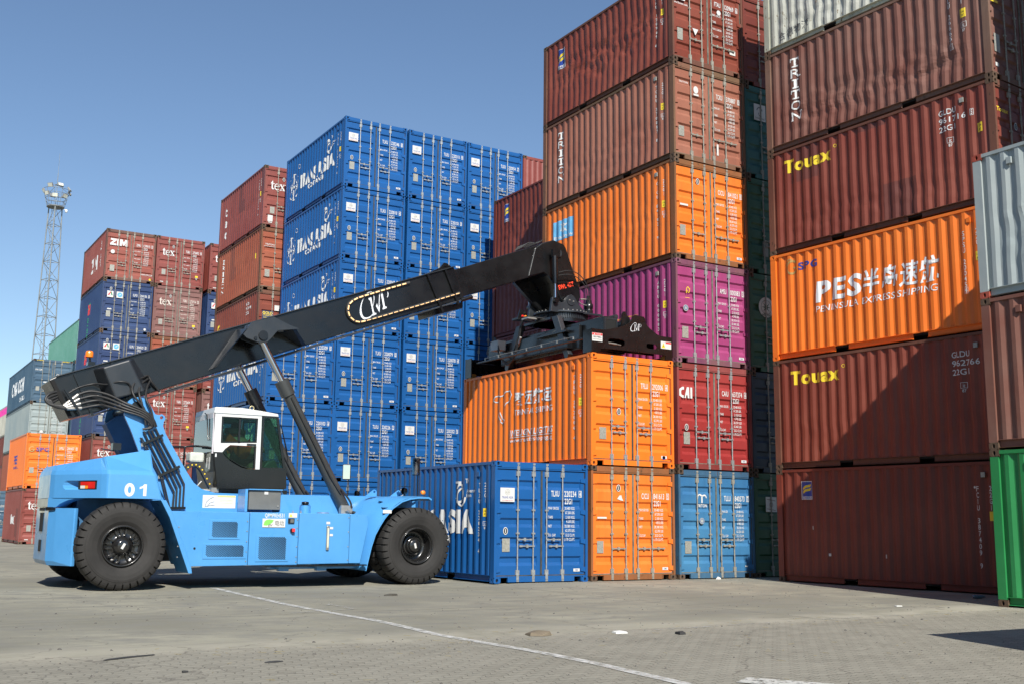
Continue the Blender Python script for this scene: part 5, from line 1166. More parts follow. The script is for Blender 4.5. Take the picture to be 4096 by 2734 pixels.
# rotator
rot = P_(MB().cyl((1.22,CY,6.60),(1.22,CY,6.64),.76,n=48).prism([(.50,6.58),(.55,6.95),(.64,7.0),(.74,6.88),(.83,6.84),(.92,6.88),(.98,6.99),(1.05,7.06),(1.13,7.09),(1.21,7.06),(1.28,6.98),(1.38,6.84),(1.52,6.72),(1.80,6.64),(1.80,6.58)], 2.46, 2.55).prism([(.50,6.58),(.55,6.95),(.74,6.88),(.98,6.99),(1.13,7.09),(1.28,6.98),(1.52,6.72),(1.80,6.58)], mir(2.55), mir(2.46)).box((1.4,2.3,6.58),(2.0,2.9,6.63)), 'rotator', BOOMG, bevel=.006)
b = MB(); b.cyl((1.22,CY,6.44),(1.22,CY,6.60),.66,n=60)
for k in range(72):
    a = 2*pi*k/72; M = Matrix.Translation((1.22,CY,0))@Matrix.Rotation(a,4,'Z'); b.box((.65,-.016,6.46),(.695,.016,6.59), M)
P_(b, 'gear_ring', BOOMG, rot)
P_(MB().cyl((1.22,CY,6.36),(1.22,CY,6.43),.78,n=8).box((.45,2.4,6.36),(2.0,3.66,6.42)), 'lower_ring_plate', MBLACK, rot)
b = MB()
for k in range(36):
    a = 2*pi*k/36; b.cyl((1.22+.70*cos(a),CY+.70*sin(a),6.64),(1.22+.70*cos(a),CY+.70*sin(a),6.675),.018,n=6)
P_(b, 'ring_bolts', FIT, rot)
P_(MB().lathe([(0,.50),(.055,.50),(.055,.40),(.08,.38),(.09,.30),(.12,.28),(.12,.16),(.095,.14),(.12,.12),(.12,.02),(.16,.0)], (1.74,2.55,6.63), 'z', 24), 'slew_motor', MBLACK, rot)
P_(MB().tube(smooth_path([(1.70,2.5,7.02),(1.55,2.5,7.02),(1.45,2.5,7.0)]), .02).tube(smooth_path([(1.70,2.5,6.86),(1.5,2.5,6.88),(1.4,2.5,6.93)]), .014), 'motor_hose', FIT, rot)
P_(MB().box((.1,3.4,6.48),(.6,3.7,6.53)).prism([(.12,6.5),(.2,6.75),(.3,6.75),(.5,6.56)], 3.45, 3.5), 'lamp_bracket', MBLACK, rot)
for k, m in enumerate((LAMPR, LAMPA, GREEN)): P_(MB().lathe([(0,-.035),(.03,-.02),(.035,.02)], (.22+k*.09,3.36,6.56), 'y', 12), 'signal_lamp', m, rot)
# spreader
sp_ = P_(MB().box((.60,.34,5.73),(1.02,5.75,6.14)).box((1.34,.34,5.73),(1.78,5.75,6.14)), 'spreader_beam', MBLACK, bevel=.012)
for x in (.60, 1.34):
    P_(MB().box((x+.07,.33,5.76),(x+.36,.345,6.07)), 'beam_opening', DARK, sp_); P_(MB().box((x+.02,.325,6.07),(x+.40,.345,6.12)).box((x+.02,.325,5.75),(x+.06,.345,6.07)).box((x+.37,.325,5.75),(x+.41,.345,6.07)), 'beam_collar', BOOMG, sp_)
P_(MB().box((.35,1.5,5.50),(2.1,4.6,5.72)).box((.50,1.2,5.45),(.58,4.9,6.05)).box((1.82,1.2,5.45),(1.9,4.9,6.05)).box((.36,1.6,5.92),(.5,2.9,5.97)).box((.36,3.3,5.6),(.5,4.6,5.66)), 'spreader_body', MBLACK, sp_, bevel=.008)
P_(MB().cyl((1.18,.6,6.22),(1.18,2.0,6.22),.06,n=14).cyl((1.18,4.0,6.22),(1.18,5.6,6.22),.06,n=14), 'telescopic_cylinder', BOOMG, sp_)
P_(MB().cyl((.13,.50,5.58),(.13,5.60,5.58),.028,n=12), 'guard_tube', MBLACK, sp_)
b = MB()
for k in range(7): b.box((.12,.9+k*.7,5.60),(.14,.94+k*.7,5.68))
P_(b.tube([(.13,.9,5.67),(.13,5.1,5.67)], .008), 'cable_run', FIT, sp_)
for (yt, yb) in ((2.18,1.62),(3.88,4.44)):
    for x in (.42, 1.86):
        P_(MB().loft([(x,yt-.13,6.40),(x+.14,yt-.13,6.40),(x+.14,yt+.13,6.40),(x,yt+.13,6.40)], [(x-.02,yb-.11,5.36),(x+.12,yb-.11,5.36),(x+.12,yb+.11,5.36),(x-.02,yb+.11,5.36)]), 'spreader_leg', BOOMG, sp_, bevel=.01)
        P_(MB().cyl((x-.02,yb,5.36),(x+.12,yb,5.36),.09,n=16), 'leg_foot', MBLACK, sp_)
def endframe(y0, y1):
    out = [(.02,5.20),(.02,5.74),(.35,5.735),(.52,5.76),(.80,5.84),(1.00,5.91),(1.13,5.98),(1.20,6.06),(1.22,6.15),(1.30,6.185),(1.56,6.17),(1.60,6.12),(1.62,6.02),(1.68,5.95),(1.80,5.87),(1.95,5.79),(2.05,5.755),(2.42,5.75),(2.42,5.20),(2.22,5.20),(2.22,5.30),(2.05,5.31),(.42,5.31),(.26,5.28),(.24,5.20)]
    def slot(x0, x1, z0, z1):
        r = (z1-z0)/2; zc_ = (z0+z1)/2
        return [(x0+r+r*cos(radians(a)), zc_+r*sin(radians(a))) for a in range(90, 271, 30)]+[(x1-r+r*cos(radians(a)), zc_+r*sin(radians(a))) for a in range(-90, 91, 30)]
    vs, fs = curvefill([out, slot(.50,.99,5.40,5.56), slot(1.63,1.96,5.42,5.54)], (y1-y0)/2)
    return MB().add([(x, (y0+y1)/2+z, y) for x, y, z in vs], fs)
for (a_, b_) in ((.015,.045),(6.015,6.045)):
    e_ = P_(endframe(a_, b_), 'end_frame', MBLACK, sp_)
    i0, i1 = (.05,.36) if a_ < 1 else (5.70,6.01)
    P_(MB().box((.03,i0,5.62),(2.41,i1,5.70)).box((.02,i0,5.2),(.05,i1,5.73)).box((2.39,i0,5.2),(2.42,i1,5.73)).box((.3,i1-.03 if a_<1 else i0,5.32),(2.1,i1 if a_<1 else i0+.03,5.6)), 'end_beam', MBLACK, sp_)
    P_(MB().box((.04,i0+.02,5.185),(.20,i0+.18,5.30)).box((2.24,i0+.02,5.185),(2.40,i0+.18,5.30)), 'twistlock', BRASS, sp_)
P_(MB().tube([(.55,.10,5.46),(.80,.10,5.45)], .022).tube([(.78,.10,5.45),(.93,.10,5.44)], .012), 'lock_rod', FIT, sp_)
P_(MB().prism([(1.00,5.9),(1.03,6.22),(1.07,6.27),(1.12,6.27),(1.15,6.20),(1.25,6.12),(1.25,5.9)], .16, .20), 'lifting_lug', MBLACK, sp_)
def S_(dec, mat, name): return sideplate(dec, .011, mat, name, sp_)
S_(Dec().rect(.035,5.45,.33,5.64).rect(2.07,5.46,2.39,5.635), STICK, 'warning_sticker')
o = S_(Dec().rect(.04,5.585,.325,5.635).rect(2.22,5.585,2.385,5.625), RED, 'warning_header'); o.location.y = -.002
o = S_(Dec().poly([(2.09,5.48),(2.21,5.48),(2.15,5.60)]), YEL, 'warning_triangle'); o.location.y = -.002
o = S_(Dec().text('DANGER', .15, 5.60, .025, w=.14, bold=.03).poly([(.08,5.592),(.125,5.592),(.102,5.628)]), STICK, 'warning_lettering'); o.location.y = -.003
o = S_(Dec().text('吊具下严禁站人', .07, 5.53, .032, w=.24).text('Keep away from the spreader', .06, 5.49, .016, w=.25).rect(2.147,5.50,2.153,5.57).rect(2.13,5.52,2.17,5.526), BLACKT, 'warning_lettering'); o.location.y = -.003
makermark(.009, 1.14, 5.76, .25, sp_, radians(-2))
cb = P_(MB().box((.18,4.56,5.84),(.44,4.94,6.10)), 'control_box', plain('box_light_grey', (.42,.44,.43), .5), sp_, bevel=.008)
b = MB()
for k in range(3):
    e = k*.035; b.tube(smooth_path([(.75,2.6+e,6.38),(.30,3.04+e,6.50),(.22,3.22+e,6.50),(.2,3.38+e,6.30),(.2,3.52+e,5.88),(.2,3.70+e,5.55),(.2,3.97+e,5.40-e*.5),(.2,4.22+e,5.50),(.2,4.43+e,5.68),(.2,4.55+e,5.92),(.22,4.72+e,6.15),(.3,4.92,6.2)]), .017)
P_(b, 'spreader_hose', HOSE, sp_)
P_(MB().box((.12,2.95,6.43),(.4,3.25,6.47)).cyl((.16,3.36,6.0),(.24,3.60,5.82),.03), 'hose_clip', FIT, sp_)
# hoses at the tail of the boom
def hose(pts, r, nm='boom_hose', par=None): return P_(MB().tube(smooth_path(pts), r), nm, HOSE, par or boom)
for k in range(4):
    o_ = k*.055
    hose([(-11.02,2.52,3.72-o_),(-11.20+o_*.3,2.44,3.64-o_),(-11.26+o_*.5,2.40,3.52),(-11.16+o_*.5,2.38,3.43-o_*.2),(-10.93+o_*.4,2.36,3.42-o_*.3)], .028)
    hose([(-10.68+o_*.5,2.36,3.66-o_*1.6),(-10.45+o_,2.34,3.74-o_*1.6),(-10.15,2.20,3.68-o_*1.4),(-9.86,2.0,3.52-o_),(-9.50,1.94,3.38-o_*.8),(-9.32,1.95,3.24-o_),(-9.23-o_*1.6,1.98,3.08-o_*.4)], .024)
    P_(MB().cyl((-10.93+o_*.4,2.36,3.42-o_*.3),(-10.68+o_*.5,2.36,3.66-o_*1.6),.034,n=10), 'hose_coupling', FIT, boom)
P_(MB().box((-.02,-.03,-.30),(.02,.03,.30), Matrix.Translation((-10.77,2.31,3.50))@Matrix.Rotation(radians(-35),4,'Y')), 'hose_clamp', MBLACK, boom)
for k, pts in enumerate([[(-9.38,2.44,4.12),(-9.60,2.20,4.02),(-9.73,2.05,3.84),(-9.70,1.96,3.66),(-9.50,1.94,3.42),(-9.38,1.96,3.10)], [(-9.34,2.44,4.09),(-9.53,2.20,3.94),(-9.60,2.02,3.74),(-9.54,1.95,3.50),(-9.44,1.96,3.1)], [(-9.30,2.44,4.06),(-9.42,2.18,3.86),(-9.46,2.0,3.63),(-9.36,1.95,3.40),(-9.27,1.96,3.08)],
                         [(-9.10,2.46,3.84),(-9.28,2.40,4.02),(-9.36,2.40,4.14),(-9.46,2.34,4.10)], [(-10.85,2.42,3.68),(-10.66,2.42,3.81),(-10.39,2.42,3.90),(-10.19,2.2,3.88),(-9.98,2.06,3.94),(-9.81,2.06,3.92),(-9.75,2.1,3.82),(-9.70,2.1,3.65)]]): hose(pts, .018 if k == 4 else .022)
# rigid pipes down the near tower
for pts in ([(-9.24,3.04),(-9.13,2.85),(-8.78,2.27),(-8.61,1.96),(-8.61,1.49)], [(-9.31,3.0),(-9.20,2.81),(-8.85,2.22),(-8.68,1.92),(-8.68,1.48)], [(-9.38,2.99),(-9.26,2.78),(-8.92,2.2),(-8.75,1.88),(-8.75,1.48)], [(-9.47,2.98),(-9.34,2.74),(-8.99,2.14),(-8.80,1.80),(-8.81,1.48)], [(-9.50,2.85),(-9.41,2.72),(-9.04,2.08),(-8.86,1.48)], [(-9.53,2.85),(-9.44,2.70),(-9.07,2.06),(-8.90,1.48)]):
    P_(MB().tube([(a_,1.99,b_) for a_, b_ in pts], .020 if len(pts) > 4 else .014), 'rigid_pipe', HOSE)
for (a_, b_) in (((-9.46,2.70),(-9.08,2.90)),((-9.10,2.09),(-8.71,2.29)),((-8.93,1.455),(-8.56,1.465))):
    P_(strip(MB(), a_, b_, 1.95, 2.06, .05), 'pipe_clamp', MBLACK)
P_(MB().box((-9.5,1.99,2.68),(-9.40,2.01,2.74)).box((-9.13,1.99,2.06),(-9.05,2.01,2.12)), 'clamp_tag', FIT)
P_(MB().box((-9.62,2.15,2.98),(-9.50,2.3,3.14)), 'camera_unit', MBLACK)
P_(MB().box((-9.98,2.25,2.60),(-9.82,2.45,2.74)).tube([(-10.2,2.3,2.62),(-9.9,2.3,2.58)], .012), 'rear_camera', MBLACK)
bc = P_(MB().box((-10.50,2.60,4.29),(-10.36,2.80,4.36)).tube([(-10.44,2.7,4.34),(-10.46,2.7,4.46)], .02), 'beacon_base', MBLACK, boom)
P_(MB().lathe([(.075,.0),(.078,.02),(.075,.10),(.06,.125),(0,.13)], (-10.47,2.7,4.46), 'z', 20), 'warning_beacon', plain('beacon_orange', (.90,.22,.02), .25, noise_amt=.1, coat=.5), bc)
# ------------------------------------------------------------------ cab
C0, C1 = 2.30, 3.70
cab = P_(MB().prism([(-8.0,3.46),(-7.98,3.585),(-7.4,3.60),(-6.96,3.56),(-6.62,3.52),(-6.60,3.46)], C0-.02, C1+.02), 'cab_roof', CWHITE, bevel=.012)
wo_ = [(-7.96,2.655),(-7.99,3.46),(-6.97,3.46),(-6.965,2.325),(-7.055,2.325),(-7.055,2.81),(-7.62,2.81),(-7.72,2.73),(-7.78,2.655)]
wh = [(-7.83,3.40),(-7.05,3.40),(-7.055,2.885),(-7.825,2.845)]
low = [(-7.96,2.65),(-7.78,2.65),(-7.72,2.57),(-7.62,2.49),(-7.50,2.42),(-7.36,2.35),(-7.22,2.32),(-6.375,2.335),(-6.355,1.94),(-7.84,1.90)]
glow = [(-7.60,2.79),(-7.71,2.71),(-7.755,2.655),(-7.70,2.585),(-7.61,2.515),(-7.49,2.445),(-7.35,2.375),(-7.22,2.342),(-7.075,2.342),(-7.075,2.79)]
fr_o = [(-6.955,3.455),(-6.595,3.455),(-6.385,2.34),(-6.955,2.325)]; fr_i = [(-6.91,3.42),(-6.645,3.42),(-6.45,2.375),(-6.915,2.365)]
def plate(loops, y, t): 
    vs, fs = curvefill(loops, t/2); return MB().add([(x, y+z, yy_) for x, yy_, z in vs], fs)
for y in (C0+.015, C1-.015):
    P_(plate([wo_, wh], y, .03), 'cab_door_frame', CWHITE, cab); P_(plate([low], y, .03), 'cab_lower_panel', MBLACK, cab)
    def inset(q, k=.94): cx_ = sum(p[0] for p in q)/len(q); cz_ = sum(p[1] for p in q)/len(q); return [(cx_+(p[0]-cx_)*k, cz_+(p[1]-cz_)*k) for p in q]
    P_(plate([wh, inset(wh, .90)], y-.004, .034), 'window_seal', MBLACK, cab); P_(plate([inset(wh, .91)], y, .006), 'door_window', GLASS, cab)
    P_(plate([glow, inset(glow, .94)], y, .034), 'window_seal', MBLACK, cab); P_(plate([inset(glow, .95)], y, .006), 'lower_window', GLASS, cab)
    P_(plate([fr_o, fr_i], y, .032), 'window_seal', MBLACK, cab); P_(plate([fr_i], y, .006), 'side_window', GLASS, cab)
P_(MB().box((-7.46,C0-.006,2.86),(-7.42,C0+.03,3.40)), 'window_divider', MBLACK, cab)
P_(MB().box((-7.27,C0-.03,2.82),(-7.07,C0,2.855)), 'cab_door_handle', MBLACK, cab); P_(MB().box((-7.90,C0-.012,3.28),(-7.87,C0,3.40)).box((-7.93,C0-.02,2.55),(-7.90,C0,2.62)), 'door_hinge', CWHITE, cab)
P_(MB().box((-8.0,C0+.03,2.66),(-7.985,C1-.03,3.36)), 'rear_window', GLASSR, cab); P_(MB().box((-8.005,C0+.03,3.36),(-7.975,C1-.03,3.46)).box((-8.0,C0,2.62),(-7.97,C0+.03,3.46)).box((-8.0,C1-.03,2.62),(-7.97,C1,3.46)), 'rear_frame', gloss('cab_mauve_white', (.50,.47,.49), .3, .4, .03), cab)
P_(MB().prism([(-7.98,2.65),(-7.85,1.92),(-7.80,1.92),(-7.93,2.65)], C0+.03, C1-.03), 'rear_lower_panel', MBLACK, cab)
P_(MB().loft([(-6.60,C0+.03,3.46),(-6.60,C1-.03,3.46),(-6.385,C1-.03,2.33),(-6.385,C0+.03,2.33)], [(-6.59,C0+.03,3.46),(-6.59,C1-.03,3.46),(-6.375,C1-.03,2.33),(-6.375,C0+.03,2.33)]), 'windscreen', GLASS, cab)
P_(MB().box((-6.40,C0+.03,1.93),(-6.36,C1-.03,2.33)), 'front_lower_panel', MBLACK, cab)
P_(MB().box((-7.84,C0+.03,1.90),(-6.40,C1-.03,2.00)).box((-7.86,C0+.1,1.72),(-6.30,C1-.1,1.90)), 'cab_floor', MBLACK, cab)
P_(MB().tube([(-6.55,C0-.02,3.3),(-6.40,C0-.05,2.75),(-6.38,C0-.04,2.6)], .012).tube([(-6.50,C0-.03,3.1),(-6.36,C0-.05,2.5)], .008), 'wiper', MBLACK, cab)
P_(MB().tube([(-8.02,2.9,3.50),(-8.03,2.7,3.44),(-8.02,2.62,3.1),(-8.02,2.55,2.9)], .012), 'rear_wiper', MBLACK, cab)
P_(MB().tube(smooth_path([(-7.10+.045*cos(a*pi/5), C0+.3, 3.64+.045*sin(a*pi/5)) for a in range(10)], 2, True), .012, closed=True).cyl((-7.10,C0+.3,3.57),(-7.10,C0+.3,3.60),.03), 'eye_bolt', plain('zinc_yellow', (.55,.50,.30), .4, .6), cab)
P_(MB().prism([(-7.62,2.42),(-7.05,2.42),(-7.05,2.52),(-7.5,2.55),(-7.62,3.12),(-7.74,3.14),(-7.72,2.42)], 2.78, 3.26).box((-7.5,2.8,2.0),(-7.15,3.2,2.42)), 'seat', plain('seat_dark', (.02,.03,.028), .7), cab, bevel=.03)
P_(MB().tube(smooth_path([(-6.90+.16*cos(a*pi/6)*.35, 3.02+.19*sin(a*pi/6), 2.70+.16*cos(a*pi/6)*.93) for a in range(12)], 2, True), .014, closed=True).tube([(-6.86,3.02,2.70),(-6.72,3.02,2.35),(-6.66,3.02,2.0)], .03), 'steering_wheel', MBLACK, cab)
P_(MB().prism([(-6.80,2.0),(-6.80,2.40),(-6.70,2.52),(-6.55,2.56),(-6.46,2.40),(-6.42,2.0)], 2.55, 3.5), 'dashboard', plain('dash_green_grey', (.06,.09,.075), .5), cab, bevel=.03)
P_(MB().box((-8.32,2.75,2.45),(-8.02,3.1,2.66)), 'washer_tank', plain('tank_white', (.55,.58,.52), .5), cab, bevel=.04)
ac = P_(MB().box((-8.0,2.35,2.25),(-7.86,2.75,2.62)), 'valve_panel', MBLACK, cab); P_(MB().box((-8.005,2.42,2.30),(-7.998,2.47,2.55)).box((-8.005,2.60,2.34),(-7.998,2.64,2.54)), 'panel_strip', STICK, ac)
for y in (3.3, 3.75): P_(MB().tube(smooth_path([(-8.62 if y > 3.5 else -8.30,y,2.0),(-8.62 if y > 3.5 else -8.30,y,2.70),(-8.56 if y > 3.5 else -8.26,y,2.80),(-8.2 if y > 3.5 else -7.99,y,2.82)], 3), .022), 'handrail', MBLACK)
pts = smooth_path([(-8.50,2.6,2.12),(-8.47,2.6,2.24),(-8.38,2.6,2.35),(-8.27,2.6,2.39),(-8.17,2.6,2.35),(-8.09,2.6,2.26),(-8.02,2.6,2.14),(-7.94,2.6,2.0),(-7.86,2.6,1.88)], 4)
b = MB(); bd = MB()
for i in range(0, len(pts)-1): 
    p, q = pts[i], pts[i+1]; d = (q-p).normalized(); n_ = Vector((-d.z,0,d.x))*.042
    b.loft([p-n_+Vector((0,-.06,0)), q-n_+Vector((0,-.06,0)), q+n_+Vector((0,-.06,0)), p+n_+Vector((0,-.06,0))], [p-n_+Vector((0,.06,0)), q-n_+Vector((0,.06,0)), q+n_+Vector((0,.06,0)), p+n_+Vector((0,.06,0))])
    if i % 3 == 1: bd.cyl(p+Vector((0,-.061,0)), p+Vector((0,-.068,0)), .016, n=10)
P_(b, 'cable_chain', plain('chain_black', (.03,.03,.03), .6)); P_(bd, 'chain_studs', YEL)
P_(MB().tube(smooth_path([(-8.12,2.5,2.05),(-8.2,2.5,1.9),(-7.9,2.45,1.86),(-7.7,2.45,1.88)]), .02).box((-7.95,2.35,1.82),(-7.80,2.5,1.92)), 'cab_plumbing', FIT)
# ------------------------------------------------------------------ the driver
def skin_body(name, chains, mat, parent, root=0, sub=2):
    vs = []; es = []; rad = []
    idx = {}
    for ch_ in chains:
        prev = None
        for key, p, r in ch_:
            if key not in idx: idx[key] = len(vs); vs.append(p); rad.append(r)
            if prev is not None: es.append((prev, idx[key]))
            prev = idx[key]
    me = bpy.data.meshes.new(name); me.from_pydata([tuple(v) for v in vs], es, []); me.materials.append(mat)
    o = bpy.data.objects.new(name, me); COL.objects.link(o); o.parent = parent
    m = o.modifiers.new('skin', 'SKIN'); m.use_smooth_shade = True
    if not me.skin_vertices:
        me.attributes.new('skin_vertex_layer', 'FLOAT', 'POINT') if 0 else None
        bm = bmesh.new(); bm.from_mesh(me); ly = bm.verts.layers.skin.verify(); bm.verts.ensure_lookup_table()
        for i, v in enumerate(bm.verts): v[ly].radius = (rad[i] if isinstance(rad[i], tuple) else (rad[i], rad[i])); v[ly].use_root = (i == root)
        bm.to_mesh(me); bm.free()
    s_ = o.modifiers.new('sub', 'SUBSURF'); s_.levels = sub; s_.render_levels = sub
    return o
SKIN = plain('skin', (.42,.23,.15), .55, noise_amt=.08); HAIR = plain('hair_black', (.012,.010,.010), .6, noise_amt=.2); JACKET = plain('jacket_orange', (.75,.11,.015), .75, noise_amt=.12, scale=12); TROUS = plain('trousers_dark', (.015,.018,.025), .8)
PX, PY, PZ = -7.36, 3.02, 2.50
pe = empty('person', (PX, PY, PZ)); tag(pe, 'driver in a bright orange jacket sitting in the cab, hands on the wheel', 'person')
body = skin_body('body', [[('pelvis',(0,0,.08),.13),('belly',(.0,0,.25),.13),('chest',(-.02,0,.40),(.14,.17)),('neckb',(.01,0,.52),.065),('neck',(.03,0,.58),.055),('skullb',(.05,0,.66),(.085,.08)),('skull',(.055,0,.735),(.095,.085))],
    [('chest',(-.02,0,.40),.15),('shl',(.0,.18,.46),.07),('ell',(.14,.24,.24),.050),('wrl',(.36,.16,.24),.032),('pll',(.42,.13,.25),(.036,.018))],
    [('chest',(-.02,0,.40),.15),('shr',(.0,-.18,.46),.07),('elr',(.14,-.24,.22),.050),('wrr',(.36,-.17,.22),.032),('plr',(.42,-.14,.24),(.036,.018))],
    [('pelvis',(0,0,.08),.13),('hpl',(.05,.10,.06),.095),('knl',(.43,.13,.08),.068),('anl',(.50,.13,-.33),.045),('tol',(.62,.13,-.38),.035)],
    [('pelvis',(0,0,.08),.13),('hpr',(.05,-.10,.06),.095),('knr',(.43,-.13,.08),.068),('anr',(.50,-.13,-.33),.045),('tor',(.62,-.13,-.38),.035)]], SKIN, pe)
jk = skin_body('jacket', [[('a',(0,0,.10),.165),('b',(0,0,.25),.165),('c',(-.02,0,.40),(.17,.20)),('d',(.005,0,.50),.09)],
    [('c',(-.02,0,.40),.17),('l1',(.0,.19,.46),.088),('l2',(.14,.25,.24),.068),('l3',(.33,.175,.24),.048)], [('c',(-.02,0,.40),.17),('r1',(.0,-.19,.46),.088),('r2',(.14,-.25,.22),.068),('r3',(.33,-.185,.22),.048)]], JACKET, pe)
tr = skin_body('trousers', [[('p',(0,0,.08),.14),('a',(.05,.10,.06),.105),('b',(.43,.13,.08),.080),('c',(.50,.13,-.27),.058)], [('p',(0,0,.08),.14),('d',(.05,-.10,.06),.105),('e',(.43,-.13,.08),.080),('f',(.50,-.13,-.27),.058)]], TROUS, pe)
for sgn, nm in ((1, 'l'), (-1, 'r')):
    base = Vector((.43, .13*sgn, .255 if sgn > 0 else .245))
    for k in range(4):
        ln = (.030,.034,.032,.025)[k]; y_ = base.y+(k-1.5)*.019
        skin_body('finger', [[('0',(base.x,y_,base.z),.0095),('1',(base.x+ln,y_,base.z+.004),.009),('2',(base.x+ln+.022,y_,base.z-.016),.0085),('3',(base.x+ln+.016,y_,base.z-.038),.0075)]], SKIN, body, sub=1)
    skin_body('thumb', [[('0',(base.x-.02,base.y-.032*sgn,base.z),.011),('1',(base.x+.01,base.y-.045*sgn,base.z-.012),.010),('2',(base.x+.035,base.y-.035*sgn,base.z-.03),.009)]], SKIN, body, sub=1)
hd = MB().lathe([(0,.115),(.05,.108),(.085,.075),(.098,.02),(.096,-.02),(.088,-.05)], (.045,0,.74), 'z', 20); hd.build('hair', HAIR, pe)
MB().loft([(.145,-.012,.735),(.145,.012,.735),(.147,.016,.70),(.147,-.016,.70)], [(.150,-.004,.733),(.150,.004,.733),(.172,.008,.697),(.172,-.008,.697)]).build('nose', SKIN, body)
for s_ in (-1, 1):
    MB().lathe([(0,.010),(.008,.007),(.010,0)], (.140, s_*.032, .738), 'x', 10).build('eye', DARK, body); MB().cyl((.045,s_*.088,.72),(.05,s_*.100,.722),.028,.020,n=10).build('ear', SKIN, body)
MB().box((.138,-.022,.668),(.150,.022,.674)).build('mouth', plain('lips', (.30,.10,.08), .5), body)
# ------------------------------------------------------------------ light mast
MAST = plain('mast_galvanised', (.24,.26,.26), .5, .4, noise_amt=.15, scale=2)
mt = empty('light_mast', (1.35, 95.2, 0)); tag(mt, 'tall lattice floodlight mast with round lamp basket behind the far left stacks', 'light mast')
HT = 32.2; KB = .70
def leg3(k, z):
    r = 1.62-(.90*z/HT); a = radians(20+120*k); return (r*cos(a), r*sin(a), z)
for k in range(3): MB().tube([leg3(k, 0), leg3(k, HT)], .06, 8).build('mast_leg', MAST, mt)
b = MB(); z = .4; q = 0
while z < HT-.5:
    dz = 1.87; z2 = min(HT, z+dz)
    for k in range(3):
        k2 = (k+1) % 3; b.tube([leg3(k, z), leg3(k2, z)], .032, 5)
        b.tube([leg3(k, z), leg3(k2, z2)] if (q+k) % 2 else [leg3(k2, z), leg3(k, z2)], .028, 5)
    z += dz; q += 1
b.build('bracing', MAST, mt)
b = MB(); b.tube([(0,.1,0),(0,.1,HT)], .055, 8)
for x in (-.32, -.06): b.tube([(x,0,0),(x,0,HT)], .022, 5)
for i in range(int(HT/.35)): b.tube([(-.32,0,.35*i),(-.06,0,.35*i)], .014, 4)
b.build('ladder', MAST, mt)
BK = empty('lamp_basket', (0, 0, HT)); BK.parent = mt
def kb(b, nm, mat, par=None): b.v = [(x*KB, y*KB, z*KB) for x, y, z in b.v]; return b.build(nm, mat, par or BK)
kb(MB().cyl((0,0,0),(0,0,.14),1.2,1.2,28), 'platform', plain('mast_deck', (.16,.17,.17), .6, .2))
b = MB()
for r, zz in ((1.25,.7),(1.40,1.3),(1.6,2.0),(1.8,2.6)): b.tube([(r*cos(2*pi*i/28), r*sin(2*pi*i/28), zz) for i in range(28)], .035, 5, closed=True)
for i in range(10):
    a = 2*pi*i/10; b.tube([(1.18*cos(a),1.18*sin(a),.1),(1.8*cos(a),1.8*sin(a),2.6)], .03, 5)
for i in range(4):
    a = 2*pi*i/4+.4; b.tube([(1.8*cos(a),1.8*sin(a),2.6),(.12*cos(a),.12*sin(a),3.5)], .03, 5)
kb(b, 'basket_frame', MAST)
kb(MB().cyl((0,0,3.4),(0,0,3.46),.25,n=12).tube([(0,0,0),(0,0,3.4),(0,0,5.2)], .045).tube([(0,0,5.2),(0,0,8.2)], .022), 'lightning_rod', MAST)
LH = plain('flood_housing', (.20,.20,.19), .5); LF = plain('flood_glass', (.62,.63,.55), .2)
for i, (a, zz, tilt, r) in enumerate([(-135,3.0,30,1.5),(-80,3.1,-30,1.5),(-25,2.8,-35,1.75),(-10,2.3,-35,1.75),(-150,1.8,20,1.6),(-105,1.5,15,1.5),(-50,1.6,20,1.55),(-180,2.3,30,1.75),(100,2.2,30,1.65),(40,2.2,30,1.65)]):
    R_ = radians(a); M = Matrix.Translation((r*cos(R_), r*sin(R_), zz))@Matrix.Rotation(R_+pi/2,4,'Z')@Matrix.Rotation(radians(tilt),4,'X')
    f = kb(MB().box((-.38,-.10,-.28),(.38,.10,.28), M), 'floodlight', LH); kb(MB().box((-.34,-.12,-.25),(.34,-.102,.25), M), 'flood_lens', LF)
kb(MB().tube([(1.1,-.6,-.3),(1.4,-.75,-.3)], .05).lathe([(0,-.55),(.13,-.5),(.18,-.36),(.18,-.15),(.06,-.05),(0,-.05)], (1.4,-.75,-.2), 'z', 14), 'dome_camera', plain('camera_white', (.75,.76,.74), .4))

# ------------------------------------------------------------------ ground
def gz(x, y):
    t = max(0, min(1, (-1.5-x)/2.5)); t = t*t*(3-2*t)
    u = max(0, min(1, (y+9)/6)); u = u*u*(3-2*u)
    w = max(0, min(1, (12-y)/4))
    h = -.052*t*u*w
    # low ridge of swept sand along the paving edge, near the right-hand stack
    e = math.exp(-((y+8.55+.06*x)/.35)**2)*max(0, min(1, (x+1.6)/2.6))*max(0, min(1, (2.0-x)/.25))
    h += .035*e
    if x < 6 and x > -20 and y > -20 and y < 12: h += .006*noise.noise(Vector((x*.6, y*.6, 0)))*max(0, min(1, (-.4-y)/1.5 if x > -3 else 1))
    return h
def axis(lo, hi, step, far):
    out = [lo+step*i for i in range(int((hi-lo)/step)+1)]; a = step*2; x = out[-1]
    while x < far: x += a; out.append(x); a *= 1.6
    a = step*2; x = out[0]; pre = []
    while x > -far: x -= a; pre.append(x); a *= 1.6
    return pre[::-1]+out
xs = axis(-16, 6, .2, 900); ys = axis(-19, 12, .2, 900)
vs = [(x, y, gz(x, y)) for y in ys for x in xs]; n = len(xs)
me = bpy.data.meshes.new('ground'); me.from_pydata(vs, [], [(j*n+i, j*n+i+1, j*n+n+i+1, j*n+n+i) for j in range(len(ys)-1) for i in range(n-1)])
for p in me.polygons: p.use_smooth = True
m, t, b = nodes('yard_surface')
